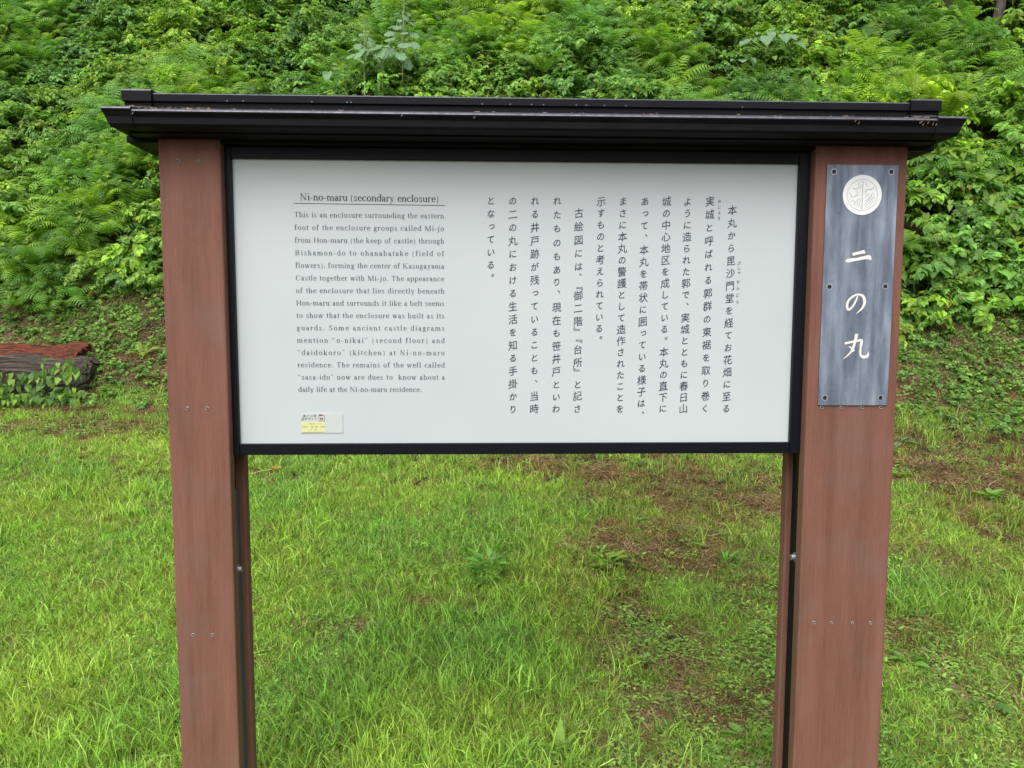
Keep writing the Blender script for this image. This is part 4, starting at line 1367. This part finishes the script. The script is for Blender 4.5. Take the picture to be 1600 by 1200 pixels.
# ferns with their fronds as parts
def fern(label, x_, y_, n_, length, mat, k=.95, lean=0.35, aim=None, name='fern', wid=.23):
    z_ = canopy(x_, y_, k) if k > 0 else hz(x_, y_)
    t = empty(name, (x_, y_, z_)); tag(t, label, 'fern')
    for i in range(n_):
        m = MB(); az = 2 * math.pi * i / n_ + RP.uniform(-.3, .3) if aim is None else aim + RP.uniform(-.9, .9)
        frond(m, RP, az, length * RP.uniform(.8, 1.15), length * RP.uniform(.35, .6), RP.uniform(.4, .7), wid, 20)
        m.build('frond', mat, t)
    t.rotation_euler = (lean, 0, 0)
    return t


fern('bright arching fern frond clump just outside the right end of the roof', 5.35, 6.6, 5, .75, L_FERNY, 1.0, .3, -2.2)
fern('green fern hanging down beside the lower half of the name plate', 4.35, 5.72, 6, .62, L_FERN, 1.0, .3, -1.2)
fern('yellow green fern tuft rising behind the right ridge cap', 4.94, 6.5, 5, .4, L_FERNY, .98, .35)
fern('dark fern clump at the left edge above the fallen log', -5.35, 6.65, 8, .65, L_MIDG, .55, .35)
fern('pale fern in the middle of the left thicket beside the left post', -4.0, 7.3, 7, .6, L_FERN, 1.05, .4)
fern('broad fern above the roof to the right of the pale plume plant', .65, 7.7, 8, .5, L_FERN, .95, .4)
fern('low fern on the bank to the right of the fallen log', -3.85, 5.85, 5, .22, L_FERNY, 0, .4)
fern('small bright fern at the right end of the log by the lawn edge', -4.35, 5.42, 6, .17, L_FERNY, 0, .2)
fern('withered orange fern frond hanging under the vine right of the name plate', 4.4, 5.38, 3, .2, L_DEAD, .35, .9, -1.4, 'dead_fern', .16)
fern('withered brown fern scrap at the dark foot of the left thicket', -4.65, 6.42, 3, .17, L_DEAD, .25, .9, -1.4, 'dead_fern', .16)
fern('withered orange fern right of the pale plume plant above the roof', -.62, 7.75, 3, .15, L_DEAD, 1.15, .9, -1.4, 'dead_fern', .16)


# tall pale plants with lobed leaves
def plume(label, x_, y_, hgt, nleaf, size, k=1.12, kind='lobed', spike=True, cat='plant', spread=.16, name='plume_poppy'):
    z_ = canopy(x_, y_, k); t = empty(name, (x_, y_, z_)); tag(t, label, cat)
    ms = leaf_set(L_PALE, size, size * .95, kind, 5, .3)
    m = MB(); bx = RP.uniform(-.05, .05)
    m.tube([(0, 0, -.4), (bx * .3, 0, hgt * .4), (bx, 0, hgt)], [.011, .008, .003], 6); m.build('stem', M_PSTEM, t)
    for i in range(nleaf):
        q = (i + .3) / nleaf; yaw = i * 2.4 + RP.uniform(-.4, .4)
        s = (1.15 - .75 * q) * RP.uniform(.85, 1.15)
        st_ = spread * (1.2 - .8 * q)
        p = (bx * q - math.sin(yaw) * st_, math.cos(yaw) * st_ - .05, hgt * .86 * q + .12)
        o = link('leaf', RP.choice(ms), t, p); o.rotation_euler = Matrix([list(r) for r in rotm(math.pi + (yaw % 6.283 - math.pi) * .55, RP.uniform(-1.25, -.3), RP.uniform(-.3, .3))]).to_euler(); o.scale = [s] * 3
        mm_ = MB(); mm_.tube([(bx * q, 0, hgt * .86 * q), p], .003, 3); mm_.build('leaf_stalk', M_PSTEM, t)
    if spike:
        m = MB()
        for i in range(16):
            m.tube([(bx, 0, hgt + i * .012 - .02), (bx + RP.uniform(-.02, .02), RP.uniform(-.02, .02), hgt + i * .012 + .01)], .004, 3)
        m.build('flower_spike', M_PSTEM, t)
    return t


plume('tallest pale blue green plume plant with a long bare stem above the roof', -1.20, 7.62, .62, 30, .155, .95, spread=.17)
plume('shorter pale plume plant just left of the tall one above the roof', -1.66, 7.45, .42, 22, .13, .95, spread=.14)
plume('low spreading pale lobed leaf plant at the foot of the two plume plants', -1.42, 7.40, .14, 30, .15, 1.0, spike=False, spread=.26)
plume('pale broad leaved plant low on the thicket left of the plume plants', -2.42, 9.3, .16, 5, .16, 1.0, 'heart', False, spread=.12, name='broadleaf_plant')
plume('pale silvery broad leaved plant on the thicket above the right part of the roof', 3.68, 7.9, .22, 18, .17, .95, 'heart', False, spread=.34, name='broadleaf_plant')
plume('pale broad leaved plant half hidden lower right of the silvery one above the roof', 3.40, 8.0, .14, 8, .15, .95, 'heart', False, spread=.22, name='broadleaf_plant')

# single weeds in the lawn, leaves as parts
def weed_plant(label, x_, y_, n_, L_, W_, mat, up=.7, kind='ovate', spread=.02, hgt=.05):
    t = empty('weed', (x_, y_, hz(x_, y_))); tag(t, label, 'weed')
    ms = leaf_set(mat, L_, W_, kind, 4, .3)
    for i in range(n_):
        yaw = i * 2.4 + RP.uniform(-.3, .3)
        o = link('leaf', RP.choice(ms), t, (-math.sin(yaw) * spread, math.cos(yaw) * spread, .01 + hgt * i / n_))
        o.rotation_euler = Matrix([list(r) for r in rotm(yaw, RP.uniform(.15, 1.0) * up, RP.uniform(-.3, .3))]).to_euler(); o.scale = [RP.uniform(.6, 1.25)] * 3
    return t


for a in (
    ('dark bushy weed in the middle of the lawn between the posts', -.09, 1.93, 46, .085, .034, L_WEED, 1.0, 'ovate', .06, .13),
    ('broad bright weed right of centre in the brown part of the lawn', .64, 2.07, 24, .085, .045, L_FRESH, .7, 'ovate', .05, .07),
    ('upright pointed leaved weed close to the right post', 1.40, 2.12, 14, .10, .028, L_WEED, 1.3, 'ovate', .02, .04),
    ('leafy weed in the brown patch of lawn right of the right post', 3.69, 3.0, 16, .08, .045, L_WEED, .7, 'heart', .04, .04),
    ('small round weed above the leafy one in the right brown patch', 3.2, 3.35, 10, .06, .045, L_FRESH, .6, 'heart', .03, .03),
    ('single tall pointed leaf pair at the bottom edge between the posts', -.74, .52, 4, .12, .05, L_WEED, 1.4, 'ovate', .01, .02),
    ('pointed bright leaf sprout at the bottom edge left of centre right', .2, .52, 5, .10, .034, L_FRESH, 1.5, 'ovate', .01, .02),
    ('wide leaved weed low in the lawn right of the right post', 1.98, 1.1, 8, .085, .05, L_WEED, .8, 'heart', .03, .03),
    ('large flat plantain leaves near the bottom right corner', 2.18, .78, 7, .13, .065, L_MIDG, .4, 'ovate', .02, .03),
    ('creeping weed at the foot of the right post inner side', 1.0, .55, 16, .06, .035, L_WEED, .6, 'heart', .06, .04),
    ('dark green weed in the left lawn beyond the left post', -3.0, 4.45, 14, .08, .04, L_MIDG, .6, 'ovate', .04, .04),
    ('bright leafed weed on the bank foot left of the left post', -4.05, 5.55, 12, .10, .075, L_FRESH, .7, 'heart', .05, .05),
    ('yellow green weed standing alone in the far left lawn', -3.3, 3.6, 9, .09, .03, L_FRESH, 1.0, 'ovate', .02, .06),
    ('small weed on the lawn edge in front of the fallen log', -4.9, 5.2, 9, .07, .04, L_WEED, .7, 'heart', .03, .04),
    ('pale broad leaf weed behind the right post at the lawn edge', 3.55, 4.0, 6, .14, .06, L_PALE, .5, 'ovate', .02, .03),
    ('sprouting weed at the far lawn under the middle of the panel', .35, 4.0, 10, .06, .025, L_WEED, .9, 'ovate', .03, .03)):
    weed_plant(*a)


def twig(label, x_, y_, ang, length, r=.005, bend=.06, col=None, name='twig'):
    m = MB(); pts = []
    for i in range(6):
        s = (i / 5 - .5) * length; q = bend * length * math.sin(i * 1.1)
        xx = s * math.cos(ang) - q * math.sin(ang); yy = s * math.sin(ang) + q * math.cos(ang)
        pts.append((xx, yy, hz(x_ + xx, y_ + yy) - hz(x_, y_) + r + .022))
    m.tube(pts, [r * .9, r, r, r * .8, r * .7, r * .3], 6)
    o = m.build(name, col or M_TWIG, None, (x_, y_, hz(x_, y_))); tag(o, label, 'twig')


M_STRW = plain('pale_straw', (.50, .43, .25), .7)
twig('long grey twig lying in the brown lawn near the right post', 1.55, 2.45, .1, .34, .006)
twig('short thick brown stick right of the middle of the lawn', .45, 2.26, -.5, .17, .009)
twig('thin twig in front of the long one near the right post', 1.52, 2.1, -.7, .2, .004)
twig('flat pale wood chip near the foot of the right post', 1.04, 1.35, -.3, .09, .007)
twig('pale dead grass stalk lying across the lawn left of centre', -1.15, 2.05, .35, .30, .0025, .12, M_STRW, 'dead_stalk')
twig('bent dry stalk on the middle left of the lawn', -1.0, 2.75, .1, .26, .0025, .2, M_STRW, 'dead_stalk')
twig('dry stalk right of centre in the far lawn', .15, 3.2, 1.0, .2, .0025, .2, M_STRW, 'dead_stalk')
twig('short pale stick on the lawn edge left of the left post', -3.65, 5.3, .05, .3, .007)
twig('reddish stick lying in the right brown patch', 3.85, 3.2, .8, .3, .006)
twig('pale wood chip behind the right post near the bottom', 1.75, .95, -.5, .09, .007)

# fallen orange flower with its pale stalk
fx, fy = -1.774, 3.469
fl = empty('fallen_flower', (fx, fy, hz(fx, fy) + .03)); tag(fl, 'withered orange flower with pale stalk lying in the grass under the panel', 'flower')
M_OR = leaf_mat('orange_petal', (.85, .33, .06), dead_at=2, trans=.3)
for i in range(5):
    v, f = leaf_geo(.05, .02, .2, .2, 'ovate'); o = link('petal', mesh_of('petal', v, f, M_OR, True, [.5] * len(v)), fl, (0, 0, .02)); o.rotation_euler = (RP.uniform(0, .8), RP.uniform(-.3, .3), i * 1.25)
m = MB(); m.tube([(.05, 0, .03), (0, 0, .015), (-.08, -.05, .01), (-.16, -.12, .0)], [.003] * 4, 5); m.build('stalk', M_STRW, fl)

# tree at the top right whose foot shows, and one more beyond the top left; their crowns shade the slope
m_t, nt, b = new_mat('dark_tree_bark')
vv = mapping(nt, (6, 6, 1.5)); g = noise(nt, vv, 4, 6, .7)
nt.links.new(ramp(nt, g, [(.3, (.03, .022, .018)), (.7, (.13, .10, .085))]), b.inputs['Base Color']); b.inputs['Roughness'].default_value = .9; bump(nt, b, g, .8, .02)


def tree(label, x_, y_, lean, hgt, r, crown_r, seed):
    z_ = hz(x_, y_) - .3; Rr = random.Random(seed); t = empty('broadleaf_tree', (x_, y_, z_)); tag(t, label, 'tree')
    m = MB(); pts = [(lean * (k / 6) ** 1.2 * hgt * .5 + Rr.uniform(-.04, .04), Rr.uniform(-.05, .05), hgt * k / 6) for k in range(7)]
    m.tube(pts, [r * (1.25 - .13 * k) for k in range(7)], 12); m.build('trunk', m_t, t, smooth=True)
    top = Vector(pts[-1])
    for k in range(5):
        m = MB(); a = k * 1.3 + Rr.uniform(-.2, .2); s0 = Vector(pts[3 + k % 3]); e = s0 + Vector((math.cos(a) * crown_r * .8, math.sin(a) * crown_r * .8, hgt * .28))
        m.tube([s0, (s0 + e) / 2 + Vector((0, 0, .25)), e], [r * .45, r * .3, r * .1], 7); m.build('limb', m_t, t, smooth=True)
    mb = MB(); geo = leaf_geo(1, .6, .2, .3, 'round')
    for k in range(5200):
        d_ = Vector((Rr.gauss(0, 1), Rr.gauss(0, 1), Rr.gauss(0, .6))).normalized() * crown_r * Rr.uniform(.35, 1) ** .6
        lump = .75 + .25 * math.sin(d_.x * 3.1 + seed) * math.cos(d_.y * 2.7)
        p = top + Vector((0, 0, crown_r * .25)) + Vector((d_.x * lump, d_.y * lump, d_.z * .62 * lump))
        if p.z < hgt * .62: continue
        put(mb, geo, p, Rr.uniform(0, 6.28), Rr.uniform(-.5, .3), Rr.uniform(-.4, .4), Rr.uniform(.14, .24), Rr.uniform(0, .95))
    mb.build('crown', L_MIDG, t)


tree('dark slanting tree trunk at the top right corner above the thicket', 7.3, 8.7, .5, 4.2, .06, 2.6, 4)
tree('thick dark trunk just left of the slanting one at the top right corner', 6.85, 8.95, -.06, 4.2, .11, 2.5, 9)
